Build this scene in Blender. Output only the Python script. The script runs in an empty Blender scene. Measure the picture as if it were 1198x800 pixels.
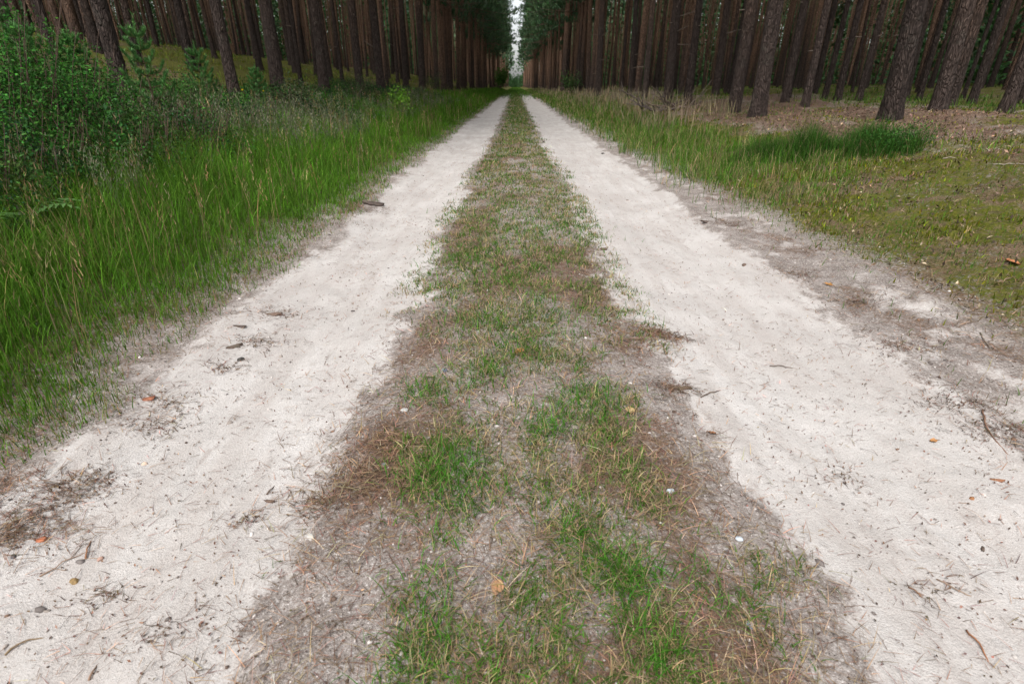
import bpy, math, random
import numpy as np
from mathutils import Vector, Matrix

SEED = 7
rng = np.random.default_rng(SEED)
random.seed(SEED)
R = math.radians
scene = bpy.context.scene
COL = scene.collection

# ------------------------------------------------------------------ camera numbers
CAM_H = 1.1
TILT = R(25.3)
FPX = 635.0           # focal length in pixels of a 1198 px wide frame
CT, ST = math.cos(TILT), math.sin(TILT)
VPX = 603.0

# ------------------------------------------------------------------ noise
def hash2(ix, iy, seed):
    n = (ix.astype(np.int64) * 374761393 + iy.astype(np.int64) * 668265263 + seed * 974711) & 0xFFFFFFFF
    n = ((n ^ (n >> 13)) * 1274126177) & 0xFFFFFFFF
    n = n ^ (n >> 16)
    return n / 4294967296.0

def vnoise(x, y, seed=0):
    x = np.asarray(x, float); y = np.asarray(y, float)
    ix = np.floor(x); iy = np.floor(y)
    fx = x - ix; fy = y - iy
    fx = fx * fx * (3 - 2 * fx); fy = fy * fy * (3 - 2 * fy)
    a = hash2(ix, iy, seed); b = hash2(ix + 1, iy, seed)
    c = hash2(ix, iy + 1, seed); d = hash2(ix + 1, iy + 1, seed)
    return (a + (b - a) * fx) * (1 - fy) + (c + (d - c) * fx) * fy

def fbm(x, y, seed=0, oct=4, gain=.5):
    s = 0; a = 1; t = 0
    x = np.asarray(x, float); y = np.asarray(y, float)
    for i in range(oct):
        s = s + a * vnoise(x, y, seed + i * 17); t += a
        a *= gain; x = x * 2.03 + 13.1; y = y * 2.03 + 7.7
    return s / t

def sstep(a, b, x):
    t = np.clip((x - a) / (b - a), 0, 1)
    return t * t * (3 - 2 * t)

# ------------------------------------------------------------------ terrain
PX = np.array([-400, -80, -40, -20, -12, -8, -5.2, -4.2, -3.2, -2.4, -1.9, -1.5, 0, 1.75, 2.2, 2.8, 3.6, 4.5, 6, 10, 30, 80, 400.])
PZ = np.array([9.0, 5.8, 4.3, 3.0, 2.15, 1.45, .82, .62, .36, .14, .03, 0, 0, 0, .04, .15, .36, .62, .76, .84, 1.0, 1.4, 2.0])
def profile(x):
    # smoothed piecewise profile
    z = 0
    for k, w in ((-.25, .25), (0, .5), (.25, .25)):
        z = z + w * np.interp(x + k, PX, PZ)
    return z

def edge_noise(y, seed, amp):
    return (fbm(y * .9, y * 0 + 3.3, seed, 3) - .5) * 2 * amp

def masks(x, y):
    """sand, brown litter, moss amounts (0-1) of the ground cover"""
    wob = (fbm(x * 5, y * 3, 91, 4) - .5) * .30 + (fbm(x * 22, y * 18, 92, 2) - .5) * .14
    xl = x + wob
    li = -.60 + edge_noise(y, 11, .10); lo = -1.50 + edge_noise(y, 12, .13)
    ri = np.where(y < 2.6, .68, .58) + edge_noise(y, 13, .09); ro = 1.66 + edge_noise(y, 14, .08)
    fade = 1 - .85 * sstep(45, 120, y)
    left = sstep(lo - .16, lo + .16, xl) * (1 - sstep(li - .13, li + .15, xl))
    right = sstep(ri - .13, ri + .13, xl) * (1 - sstep(ro - .12, ro + .14, xl))
    # dark earthy intrusions
    p = fbm(x * 2.2, y * 1.4, 95, 3)
    left = left * (1 - .30 * sstep(.60, .72, p))
    sand = np.maximum(left * .95, right) * fade
    # outer sandy margins, paler soil
    marg = sstep(1.6, 1.8, x) * (1 - sstep(2.1, 2.5, x)) * sstep(.45, .66, fbm(x * 7, y * 5, 33, 4)) * .50
    marg2 = (1 - sstep(-1.62, -1.45, xl)) * sstep(-2.0, -1.7, xl) * sstep(.48, .64, fbm(x * 6, y * 4.5, 34, 3)) * .30
    sand = np.maximum(sand, np.maximum(marg, marg2))
    # brown needle litter
    b = fbm(x * 2.4, y * 1.6, 41, 4)
    med = sstep(-.75, -.5, x) * (1 - sstep(.5, .8, x))
    brown = med * (.12 + sstep(.40, .68, b) * .6)
    brown = np.maximum(brown, .9 * np.exp(-(((x + .42) / .16) ** 2 + ((y - 1.45) / .28) ** 2)))        # needle drift beside the median
    brown = np.maximum(brown, .55 * np.exp(-(((x + 1.36) / .14) ** 2 + ((y - 1.08) / .16) ** 2)))
    brown = np.maximum(brown, .8 * np.exp(-(((x - .62) / .10) ** 2 + ((y - 2.35) / .14) ** 2)))
    brown = np.maximum(brown, .8 * np.exp(-(((x + 1.62) / .14) ** 2 + ((y - 5.6) / .8) ** 2)))
    eb = sstep(1.72, 1.95, xl) * (1 - sstep(2.5, 3.2, x)) * sstep(.46, .64, fbm(x * 5, y * 3.4, 43, 4)) * .55
    el = (1 - sstep(-1.72, -1.46, xl)) * .50 * sstep(-3.2, -2.2, x) + (1 - sstep(-4.6, -3.6, x)) * .55 * sstep(.5, .65, fbm(x * .6, y * .5, 59, 3))
    forest_r = sstep(3.6, 4.4, x) * sstep(4.5, 7.5, y) * np.where(y < 17, .95, .45) * (1 - .75 * sstep(6.5, 8.5, x)) * sstep(.25, .5, fbm(x * .8, y * .7, 47, 3))
    brown = np.maximum(np.maximum(brown, eb), np.maximum(el, forest_r))
    # moss / green ground
    m = fbm(x * 1.5, y * 1.3, 51, 4)
    moss = sstep(2.0, 2.7, x) * (.85 + .35 * sstep(.36, .62, m)) * (1 - .8 * forest_r)
    brown = np.maximum(brown, sstep(2.2, 3.0, x) * .62 * sstep(.50, .66, fbm(x * 4.2, y * 3.4, 57, 4)))
    moss = np.maximum(moss, (1 - sstep(-5.5, -4.0, x)) * (.9 + .3 * sstep(.28, .5, m)))
    moss = np.maximum(moss, (1 - sstep(-2.1, -1.6, xl)) * .75)
    moss = np.maximum(moss, sstep(55, 130, y) * .9); brown = brown * (1 - .7 * sstep(60, 130, y))
    moss = np.maximum(moss, med * sstep(.52, .66, fbm(x * 3, y * 2, 53, 3)) * .35)
    brown = brown * (1 - sand * .7)
    # far away the tracks are overgrown a little
    return np.clip(sand, 0, 1), np.clip(brown, 0, 1), np.clip(moss, 0, 1.2)

def terrain(x, y, micro=True):
    x = np.asarray(x, float); y = np.asarray(y, float)
    z = profile(x)
    off = sstep(1.8, 5, np.abs(x))
    z = z + off * ((fbm(x * .25, y * .22, 61, 3) - .5) * .35 + (fbm(x * 1.1, y * 1.0, 62, 3) - .5) * .12)
    z = z - sstep(12, 40, -x) * 0.0
    # wheel tracks slightly hollow
    z = z - .035 * np.exp(-((x + 1.03) / .34) ** 2) - .035 * np.exp(-((x - 1.15) / .38) ** 2) + .03 * np.exp(-(x / .45) ** 2)
    if micro:
        lip = .012 * np.exp(-((x + 1.5) / .09) ** 2) + .012 * np.exp(-((x - 1.72) / .08) ** 2)
        z = z + lip * 2 * fbm(x * 5, y * 3, 63, 2)
        z = z + (fbm(x * 2.6, y * 1.3, 64, 3) - .5) * .035 + (fbm(x * 7, y * .5, 67, 3) - .5) * .016
        z = z + sstep(2.2, 2.8, x) * ((fbm(x * 4, y * 3.4, 68, 3) - .5) * .10 + (fbm(x * 13, y * 11, 69, 3) - .5) * .055)
        z = z + (fbm(x * 12, y * 8, 65, 3) - .5) * .015
        z = z + (fbm(x * 40, y * 36, 66, 2) - .5) * .007
    return z

def tz(x, y):
    return float(terrain(np.array([x]), np.array([y]))[0])

def ground_at(px, py):
    """where a point seen in the photograph lies on the terrain"""
    dx = px - VPX; du = 400 - py
    f = FPX * CT + du * ST; u = du * CT - FPX * ST
    ts = np.concatenate([np.linspace(.0005, .02, 3000), np.linspace(.02, .2, 3000)])
    X, Y, Z = ts * dx, ts * f, CAM_H + ts * u
    hit = np.where(Z <= terrain(X, Y))[0]
    i = hit[0] if len(hit) else len(ts) - 1
    return float(X[i]), float(Y[i])

# ------------------------------------------------------------------ mesh helpers
def mesh_obj(name, verts, faces=None, quads=None, tris=None, cols=None, mat=None, parent=None, smooth=False, attr='tint', link=True):
    me = bpy.data.meshes.new(name)
    verts = np.asarray(verts, np.float32).reshape(-1, 3)
    if faces is not None:
        me.from_pydata(verts.tolist(), [], faces)
    else:
        q = np.zeros((0, 4), np.int64) if quads is None else np.asarray(quads, np.int64).reshape(-1, 4)
        t = np.zeros((0, 3), np.int64) if tris is None else np.asarray(tris, np.int64).reshape(-1, 3)
        loops = np.concatenate([q.ravel(), t.ravel()]).astype(np.int32)
        starts = np.concatenate([np.arange(len(q)) * 4, len(q) * 4 + np.arange(len(t)) * 3]).astype(np.int32)
        me.vertices.add(len(verts)); me.vertices.foreach_set('co', verts.ravel())
        me.loops.add(len(loops)); me.loops.foreach_set('vertex_index', loops)
        me.polygons.add(len(starts)); me.polygons.foreach_set('loop_start', starts)
        me.update(calc_edges=True)
    if cols is not None:
        c = np.asarray(cols, np.float32).reshape(-1, cols.shape[-1])
        if c.shape[1] == 3:
            c = np.concatenate([c, np.ones((len(c), 1), np.float32)], 1)
        a = me.color_attributes.new(attr, 'FLOAT_COLOR', 'POINT')
        a.data.foreach_set('color', c.ravel())
    if smooth:
        me.polygons.foreach_set('use_smooth', np.ones(len(me.polygons), bool))
    if mat is not None:
        me.materials.append(mat)
    o = bpy.data.objects.new(name, me)
    if link:
        COL.objects.link(o)
    if parent is not None:
        o.parent = parent
    return o

def tag(o, label=None, cat=None, group=None, kind=None):
    if label: o['label'] = label
    if cat: o['category'] = cat
    if group: o['group'] = group
    if kind: o['kind'] = kind
    return o

def empty(name, loc, rot=(0, 0, 0)):
    o = bpy.data.objects.new(name, None)
    o.empty_display_size = .2
    COL.objects.link(o)
    o.location = loc; o.rotation_euler = rot
    return o

class Geo:
    """collects vertices / quads / tris / colours"""
    def __init__(s):
        s.v = []; s.q = []; s.t = []; s.c = []; s.n = 0
    def add(s, v, q=None, t=None, c=None):
        v = np.asarray(v, float).reshape(-1, 3)
        s.v.append(v)
        if q is not None and len(q): s.q.append(np.asarray(q, np.int64).reshape(-1, 4) + s.n)
        if t is not None and len(t): s.t.append(np.asarray(t, np.int64).reshape(-1, 3) + s.n)
        if c is None: c = np.ones((len(v), 3)) * .2
        c = np.asarray(c, float)
        if c.ndim == 1: c = np.tile(c, (len(v), 1))
        s.c.append(c); s.n += len(v)
    def build(s, name, mat, parent=None, smooth=False, link=True):
        return mesh_obj(name, np.concatenate(s.v), quads=np.concatenate(s.q) if s.q else None,
                        tris=np.concatenate(s.t) if s.t else None, cols=np.concatenate(s.c), mat=mat, parent=parent, smooth=smooth, link=link)

def blades(g, pos, h, w, az, lean, col, K=3, tipcol=None, curl=1.7, face=None):
    """g: Geo. pos (N,3), h, w, az (direction of lean), lean (0 upright .. 1.3 flat) arrays"""
    N = len(pos)
    t = np.linspace(0, 1, K + 1)
    ld = np.stack([np.cos(az), np.sin(az), 0 * az], 1)
    fa = (az + np.pi / 2 + rng.normal(0, .5, N)) if face is None else face
    wd = np.stack([np.cos(fa), np.sin(fa), 0 * fa], 1)
    V = np.zeros((N, 2 * K + 1, 3)); C = np.zeros((N, 2 * K + 1, 3))
    for k in range(K + 1):
        a = lean * t[k] ** (curl - 1)
        c = pos + ld * (h * t[k] * np.sin(a))[:, None]
        c[:, 2] += h * t[k] * np.cos(a)
        ww = (w * .5 * (1 - t[k] ** 1.6))[:, None]
        cc = col if tipcol is None else col * (1 - t[k] ** 2) + tipcol * t[k] ** 2
        if k < K:
            V[:, 2 * k] = c - wd * ww; V[:, 2 * k + 1] = c + wd * ww
            C[:, 2 * k] = cc; C[:, 2 * k + 1] = cc
        else:
            V[:, 2 * K] = c; C[:, 2 * K] = cc
    base = (np.arange(N) * (2 * K + 1))[:, None]
    q = [base + np.array([[2 * k, 2 * k + 1, 2 * k + 3, 2 * k + 2]]) for k in range(K - 1)]
    tr = base + np.array([[2 * K - 2, 2 * K - 1, 2 * K]])
    g.add(V, np.concatenate(q) if q else None, tr, C.reshape(-1, 3))

def leaves(g, pos, L, W, col, up=.4, fold=.25):
    """diamond leaves, each folded along its midrib"""
    N = len(pos)
    d = rng.normal(0, 1, (N, 3)); d /= np.linalg.norm(d, axis=1)[:, None]
    n = rng.normal(0, 1, (N, 3)); n[:, 2] = np.abs(n[:, 2]) + up
    s = np.cross(d, n); s /= np.linalg.norm(s, axis=1)[:, None] + 1e-9
    n = np.cross(s, d)
    L = np.broadcast_to(L, (N,))[:, None]; W = np.broadcast_to(W, (N,))[:, None]
    V = np.stack([pos, pos + d * L * .45 + s * W * .5 + n * W * fold, pos + d * L, pos + d * L * .45 - s * W * .5 + n * W * fold], 1)
    b = (np.arange(N) * 4)[:, None]
    t = np.concatenate([b + np.array([[0, 1, 2]]), b + np.array([[0, 2, 3]])])
    g.add(V, None, t, np.repeat(col, 4, 0))

def tube(g, pts, rad, sides=6, col=(.2, .2, .2), jit=0.0, cap=True):
    pts = np.asarray(pts, float); rad = np.broadcast_to(rad, (len(pts),)).astype(float)
    n = len(pts)
    tan = np.gradient(pts, axis=0); tan /= np.linalg.norm(tan, axis=1)[:, None] + 1e-9
    ref = np.array([0, 0, 1.]) if abs(tan[:, 2]).mean() < .8 else np.array([1., 0, 0])
    a = np.cross(tan, ref); a /= np.linalg.norm(a, axis=1)[:, None] + 1e-9
    b = np.cross(tan, a)
    th = np.arange(sides) / sides * 2 * np.pi
    r = rad[:, None] * (1 + jit * rng.normal(0, 1, (n, sides)))
    V = pts[:, None] + a[:, None] * (np.cos(th)[None] * r)[..., None] + b[:, None] * (np.sin(th)[None] * r)[..., None]
    q = []
    i = np.arange(n - 1)[:, None] * sides; j = np.arange(sides)[None]; j2 = (j + 1) % sides
    q = np.stack([i + j, i + j2, i + sides + j2, i + sides + j], -1).reshape(-1, 4)
    V = V.reshape(-1, 3)
    t = None
    if cap:
        V = np.concatenate([V, pts[:1], pts[-1:]])
        m = n * sides; jj = np.arange(sides); jj2 = (jj + 1) % sides
        t = np.concatenate([np.stack([jj2, jj, jj * 0 + m], 1), np.stack([(n - 1) * sides + jj, (n - 1) * sides + jj2, jj * 0 + m + 1], 1)])
    g.add(V, q, t, np.asarray(col, float))

def vary(base, n, dv=.25, dh=.06):
    c = np.tile(np.asarray(base, float), (n, 1))
    c *= np.exp(rng.normal(0, dv, (n, 1)))
    c *= np.exp(rng.normal(0, dh, (n, 3)))
    return np.clip(c, 0.003, .8)

# ------------------------------------------------------------------ materials
def new_mat(name):
    m = bpy.data.materials.new(name); m.use_nodes = True
    nt = m.node_tree; nt.nodes.clear()
    return m, nt, nt.nodes, nt.links

class NB:
    def __init__(s, nt): s.nt = nt; s.N = nt.nodes; s.L = nt.links
    def node(s, t, **kw):
        n = s.N.new(t)
        for k, v in kw.items(): setattr(n, k, v)
        return n
    def set(s, sock, v):
        if isinstance(v, bpy.types.NodeSocket): s.L.new(v, sock)
        else: sock.default_value = v
    def noise(s, vec, scale, detail=4, rough=.55, dist=0):
        n = s.node('ShaderNodeTexNoise'); s.set(n.inputs['Vector'], vec)
        n.inputs['Scale'].default_value = scale; n.inputs['Detail'].default_value = detail
        n.inputs['Roughness'].default_value = rough; n.inputs['Distortion'].default_value = dist
        return n.outputs['Fac']
    def math(s, op, a, b=0.0, c=0.0, clamp=False):
        n = s.node('ShaderNodeMath', operation=op, use_clamp=clamp)
        s.set(n.inputs[0], a); s.set(n.inputs[1], b); s.set(n.inputs[2], c)
        return n.outputs[0]
    def ramp(s, fac, a, b, lo=0.0, hi=1.0):
        n = s.node('ShaderNodeMapRange', interpolation_type='SMOOTHSTEP')
        s.set(n.inputs['Value'], fac); n.inputs['From Min'].default_value = a; n.inputs['From Max'].default_value = b
        n.inputs['To Min'].default_value = lo; n.inputs['To Max'].default_value = hi
        return n.outputs['Result']
    def mix(s, fac, a, b, blend='MIX'):
        n = s.node('ShaderNodeMix', data_type='RGBA', blend_type=blend)
        s.set(n.inputs['Factor'], fac); s.set(n.inputs['A'], a) if False else None
        for sock, v in ((n.inputs[6], a), (n.inputs[7], b)):
            if isinstance(v, bpy.types.NodeSocket): s.L.new(v, sock)
            else: sock.default_value = (*v, 1)
        return n.outputs[2]
    def mapping(s, vec, scale):
        n = s.node('ShaderNodeMapping'); s.L.new(vec, n.inputs['Vector']); n.inputs['Scale'].default_value = scale
        return n.outputs['Vector']

def ground_material():
    m, nt, N, L = new_mat('forest_ground'); b = NB(nt)
    co = b.node('ShaderNodeTexCoord').outputs['Object']
    at = b.node('ShaderNodeAttribute', attribute_name='zone')
    sep = b.node('ShaderNodeSeparateColor'); L.new(at.outputs['Color'], sep.inputs['Color'])
    n_fine = b.noise(co, 45, 5, .65)
    n_mid = b.noise(co, 9, 5, .6)
    n_big = b.noise(co, 1.7, 4)
    grain = b.noise(co, 170, 3, .7)
    grain2 = b.noise(co, 420, 2, .6)
    stretch = b.mapping(co, (1, .16, 1))
    streak = b.noise(stretch, 9, 5)
    def masked(ch, w1=.55, w2=.35, lo=.36, hi=.62):
        v = b.math('ADD', ch, b.math('MULTIPLY', b.math('SUBTRACT', n_fine, .5), w1))
        v = b.math('ADD', v, b.math('MULTIPLY', b.math('SUBTRACT', n_mid, .5), w2))
        v = b.math('ADD', v, b.math('MULTIPLY', b.math('SUBTRACT', grain, .5), .6))
        return b.ramp(v, lo, hi)
    sand_m = masked(sep.outputs[0], .9, .7, .22, .78)
    brown_m = masked(sep.outputs[1], 1.3, .7, .25, .85)
    moss_m = masked(sep.outputs[2], 2.0, 1.2, .25, .8)
    # sand
    sand = b.mix(b.ramp(n_big, .3, .7), (.455, .430, .408), (.555, .530, .508))
    sand = b.mix(b.ramp(streak, .38, .66, 0, .75), sand, (.42, .385, .36))
    sand = b.mix(b.ramp(b.noise(co, .9, 3), .42, .66, 0, .4), sand, (.41, .378, .355))
    sand = b.mix(b.ramp(grain, .3, .72, .38, 0), sand, (.27, .225, .195))
    sand = b.mix(b.ramp(n_fine, .60, .76, 0, .45), sand, (.30, .245, .21))
    sand = b.mix(b.ramp(b.noise(co, 95, 2, .5), .67, .74, 0, .8), sand, (.13, .09, .07))
    sand = b.mix(b.ramp(b.noise(b.mapping(co, (1, .5, 1)), 16, 5, .65), .56, .74, 0, .55), sand, (.25, .205, .18))
    # grey soil with pale grains
    soil = b.mix(b.ramp(n_mid, .3, .7), (.20, .168, .148), (.315, .275, .25))
    g2 = b.noise(co, 105, 6, .78)
    soil = b.mix(b.ramp(g2, .53, .64, 0, .85), soil, (.56, .525, .50))
    soil = b.mix(b.ramp(g2, .36, .47, .85, 0), soil, (.060, .048, .040))
    soil = b.mix(b.ramp(b.noise(co, 60, 4, .7), .58, .70, 0, .6), soil, (.19, .115, .085))
    soil = b.mix(b.ramp(grain2, .62, .72, 0, .6), soil, (.56, .52, .48))
    # litter
    brown = b.mix(b.ramp(grain, .32, .66), (.052, .031, .021), (.18, .113, .075))
    brown = b.mix(b.ramp(n_fine, .52, .72, 0, .7), brown, (.25, .18, .135))
    brown = b.mix(b.ramp(g2, .54, .66, 0, .8), brown, (.36, .29, .245))
    brown = b.mix(b.ramp(g2, .36, .46, .8, 0), brown, (.035, .022, .016))
    # moss
    moss = b.mix(b.ramp(n_fine, .3, .7), (.036, .046, .004), (.112, .112, .010))
    moss = b.mix(b.ramp(n_mid, .45, .7, 0, .6), moss, (.10, .105, .022))
    moss = b.mix(b.ramp(b.noise(co, 26, 5, .7), .54, .66, 0, .85), moss, (.17, .12, .08))
    moss = b.mix(b.ramp(grain, .58, .70, 0, .6), moss, (.20, .155, .095))
    moss = b.mix(b.ramp(g2, .36, .46, .7, 0), moss, (.03, .03, .012))
    moss = b.mix(b.ramp(b.noise(b.mapping(co, (1, 1.6, 1)), 13, 5, .7), .52, .64, 0, .75), moss, (.080, .056, .036))
    c = b.mix(moss_m, soil, moss)
    c = b.mix(brown_m, c, brown)
    c = b.mix(sand_m, c, sand)
    bs = b.node('ShaderNodeBsdfPrincipled')
    L.new(c, bs.inputs['Base Color']); bs.inputs['Roughness'].default_value = .95
    bs.inputs['Specular IOR Level'].default_value = .15
    hgt = b.math('ADD', b.math('MULTIPLY', grain, .7), b.math('MULTIPLY', n_fine, .6))
    hgt = b.math('ADD', hgt, b.math('MULTIPLY', b.math('MULTIPLY', grain, b.math('SUBTRACT', 1.0, sand_m)), .8))
    bp = b.node('ShaderNodeBump'); bp.inputs['Strength'].default_value = .6; bp.inputs['Distance'].default_value = .014
    L.new(hgt, bp.inputs['Height']); L.new(bp.outputs['Normal'], bs.inputs['Normal'])
    out = b.node('ShaderNodeOutputMaterial'); L.new(bs.outputs[0], out.inputs[0])
    return m

def leaf_material(name, trans=.35, rough=.55, spec=.25):
    m, nt, N, L = new_mat(name); b = NB(nt)
    at = b.node('ShaderNodeAttribute', attribute_name='tint')
    co = b.node('ShaderNodeTexCoord').outputs['Object']
    v = b.ramp(b.noise(co, 30, 2), .3, .7, .8, 1.2)
    hs = b.node('ShaderNodeHueSaturation'); L.new(at.outputs['Color'], hs.inputs['Color']); L.new(v, hs.inputs['Value'])
    bs = b.node('ShaderNodeBsdfPrincipled'); L.new(hs.outputs[0], bs.inputs['Base Color'])
    bs.inputs['Roughness'].default_value = rough; bs.inputs['Specular IOR Level'].default_value = spec
    out = b.node('ShaderNodeOutputMaterial')
    if trans:
        tr = b.node('ShaderNodeBsdfTranslucent'); L.new(hs.outputs[0], tr.inputs['Color'])
        mx = b.node('ShaderNodeMixShader'); mx.inputs[0].default_value = trans
        L.new(bs.outputs[0], mx.inputs[1]); L.new(tr.outputs[0], mx.inputs[2]); L.new(mx.outputs[0], out.inputs[0])
    else:
        L.new(bs.outputs[0], out.inputs[0])
    return m

def bark_material():
    m, nt, N, L = new_mat('pine_bark'); b = NB(nt)
    co = b.node('ShaderNodeTexCoord').outputs['Object']
    oi = b.node('ShaderNodeObjectInfo')
    sep = b.node('ShaderNodeSeparateXYZ'); L.new(co, sep.inputs[0])
    st = b.mapping(co, (1, 1, .22))
    warp = b.node('ShaderNodeVectorMath', operation='ADD')
    nz = b.node('ShaderNodeTexNoise'); L.new(st, nz.inputs['Vector']); nz.inputs['Scale'].default_value = 9
    sc = b.node('ShaderNodeVectorMath', operation='SCALE'); L.new(nz.outputs['Color'], sc.inputs[0]); sc.inputs['Scale'].default_value = .11
    L.new(st, warp.inputs[0]); L.new(sc.outputs[0], warp.inputs[1])
    vo = b.node('ShaderNodeTexVoronoi', feature='DISTANCE_TO_EDGE'); L.new(warp.outputs[0], vo.inputs['Vector']); vo.inputs['Scale'].default_value = 34; vo.inputs['Randomness'].default_value = 1.0
    fur = b.math('MULTIPLY', b.ramp(vo.outputs['Distance'], .0, .22), b.ramp(b.noise(st, 55, 3, .6), .25, .6, .35, 1))
    n1 = b.noise(st, 30, 4, .6); n2 = b.noise(co, 3.0, 3)
    low = b.mix(b.ramp(n1, .3, .7), (.052, .037, .032), (.122, .090, .076))
    low = b.mix(b.ramp(b.noise(co, 5, 3), .55, .72, 0, .45), low, (.105, .105, .085))
    high = b.mix(b.ramp(n1, .3, .7), (.24, .138, .090), (.40, .235, .155))
    hz = b.math('ADD', sep.outputs['Z'], b.math('MULTIPLY', b.math('SUBTRACT', n2, .5), 3.0))
    hz = b.math('ADD', hz, b.math('MULTIPLY', b.math('SUBTRACT', oi.outputs['Random'], .5), 2.5))
    at = b.node('ShaderNodeAttribute', attribute_name='tint')
    sepc = b.node('ShaderNodeSeparateColor'); L.new(at.outputs['Color'], sepc.inputs['Color'])
    hz = b.math('ADD', hz, b.math('MULTIPLY', b.math('SUBTRACT', sepc.outputs[0], .5), 5.0))
    om = b.ramp(hz, 1.2, 6.5)
    c = b.mix(om, low, high)
    c = b.mix(b.ramp(fur, 0, 1, .72, 0), c, (.030, .021, .017))
    hs = b.node('ShaderNodeHueSaturation'); L.new(c, hs.inputs['Color'])
    L.new(b.ramp(oi.outputs['Random'], 0, 1, .72, 1.08), hs.inputs['Value'])
    bs = b.node('ShaderNodeBsdfPrincipled'); L.new(hs.outputs[0], bs.inputs['Base Color'])
    bs.inputs['Roughness'].default_value = .9; bs.inputs['Specular IOR Level'].default_value = .15
    bp = b.node('ShaderNodeBump'); bp.inputs['Strength'].default_value = 1; bp.inputs['Distance'].default_value = .03
    L.new(b.math('ADD', fur, b.math('MULTIPLY', n1, .6)), bp.inputs['Height']); L.new(bp.outputs[0], bs.inputs['Normal'])
    out = b.node('ShaderNodeOutputMaterial'); L.new(bs.outputs[0], out.inputs[0])
    return m

M_GROUND = ground_material()
M_GRASS = leaf_material('grass_blade', .35, .6, .10)
M_LEAF = leaf_material('leaf', .3, .6, .10)
M_NEEDLE = leaf_material('pine_needles', .18, .55, .25)
M_DRY = leaf_material('dry_litter', 0, .8, .15)
M_STONE = leaf_material('stone', 0, .75, .3)
M_WOOD = leaf_material('dead_wood', 0, .85, .15)
M_BARK = bark_material()

# ------------------------------------------------------------------ ground sheet
def axis_x():
    out = [0.0]; x = 0.0; s = .0135
    while x < 420:
        if x > 6.5: s *= 1.04
        elif x > 2.1: s *= 1.012
        x += s; out.append(x)
    a = np.array(out)
    return np.concatenate([-a[:0:-1], a])
def axis_y():
    a = list(np.arange(-6, .35, .06)); y = .38
    while y < 520:
        a.append(y); y += .0105 + .0068 * max(0, y - .4)
    return np.array(a)
gx, gy = axis_x(), axis_y()
GX, GY = np.meshgrid(gx, gy)
GZ = terrain(GX, GY)
sa, br, mo = masks(GX, GY)
nx, ny = len(gx), len(gy)
# grey worn patches seen at single spots: dark cake of earth in the right track margin
V = np.stack([GX, GY, GZ], -1).reshape(-1, 3)
Cz = np.stack([sa, br, mo], -1).reshape(-1, 3)
ii = (np.arange(ny - 1)[:, None] * nx + np.arange(nx - 1)[None])
Q = np.stack([ii, ii + 1, ii + nx + 1, ii + nx], -1).reshape(-1, 4)
fx = .5 * (gx[:-1] + gx[1:])[None] + 0 * gy[:-1, None]
fy = 0 * gx[None, :-1] + .5 * (gy[:-1] + gy[1:])[:, None]
le = -1.66 + edge_noise(fy, 12, .13); re = 1.80 + edge_noise(fy, 14, .08)
road = ((fx > le) & (fx < re) & (fy < 300)).ravel()
def sub_mesh(name, sel):
    q = Q[sel]; used = np.unique(q); mp = np.zeros(len(V), np.int64); mp[used] = np.arange(len(used))
    return mesh_obj(name, V[used], quads=mp[q], cols=Cz[used], mat=M_GROUND, smooth=True, attr='zone')
tag(sub_mesh('ground', ~road), 'forest ground of moss, needles and earth banking up on both sides of the track', kind='structure')
tag(sub_mesh('dirt_road', road), 'sandy forest track with two pale wheel ruts and a grassy middle', kind='structure')

# ------------------------------------------------------------------ grass and litter (uncountable)
def scatter(n, x0, x1, y0, y1, p=1.6, off=1.5):
    """points denser near the camera"""
    u = rng.random(n)
    a, b_ = (y0 + off) ** (1 - p), (y1 + off) ** (1 - p)
    y = (a + u * (b_ - a)) ** (1 / (1 - p)) - off
    return rng.uniform(x0, x1, n), y

def put(x, y, dz=0):
    return np.stack([x, y, terrain(x, y) + dz], 1)

def clumped(x, y, n_per, rad):
    k = rng.integers(1, n_per, len(x))
    idx = np.repeat(np.arange(len(x)), k)
    return idx, x[idx] + rng.normal(0, 1, len(idx)) * rad[idx], y[idx] + rng.normal(0, 1, len(idx)) * rad[idx]

def near_w(y):  # blades get broader far away so that thinned grass still covers
    return .0018 + .00055 * np.maximum(y, 0)

# --- tall verge grass, left
g = Geo()
x, y = scatter(250000, -4.6, -1.42, .2, 130, 1.75, 2.0)
edge = -1.50 + edge_noise(y, 12, .12) + (fbm(x * 4, y * 3.5, 71, 3) - .5) * .32
keep = (x < edge) & (rng.random(len(x)) < .35 + .65 * sstep(0, .3, edge - x)) & (rng.random(len(x)) < .62 + .38 * sstep(.3, .55, fbm(x * 1.6, y * 1.2, 72, 3)))
keep &= rng.random(len(x)) < 1 - .75 * sstep(3.3, 4.2, -x)
x, y, edge = x[keep], y[keep], edge[keep]
n = len(x)
dep = edge - x
hh = (.055 + .235 * sstep(0, 1.2, dep)) * rng.uniform(.45, 1.3, n) * (.75 + .5 * fbm(x * 1.2, y, 73, 2))
tone = fbm(x * 2, y * 1.4, 74, 3)[:, None]
c = vary((.070, .165, .011), n, .34, .08) * (.7 + .6 * tone)
dry = rng.random(n) < (.03 + .34 * (1 - sstep(.0, .4, dep)) + .10 * sstep(.5, .7, fbm(x * 1.4, y, 77, 3)))
c[dry] = vary((.19, .15, .06), dry.sum(), .3, .10)
blades(g, put(x, y, -.01), hh, near_w(y) * rng.uniform(.7, 1.6, n), rng.uniform(0, 6.28, n), np.abs(rng.normal(.45, .36, n)), c, 3, c * 1.1 + .01)
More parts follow.
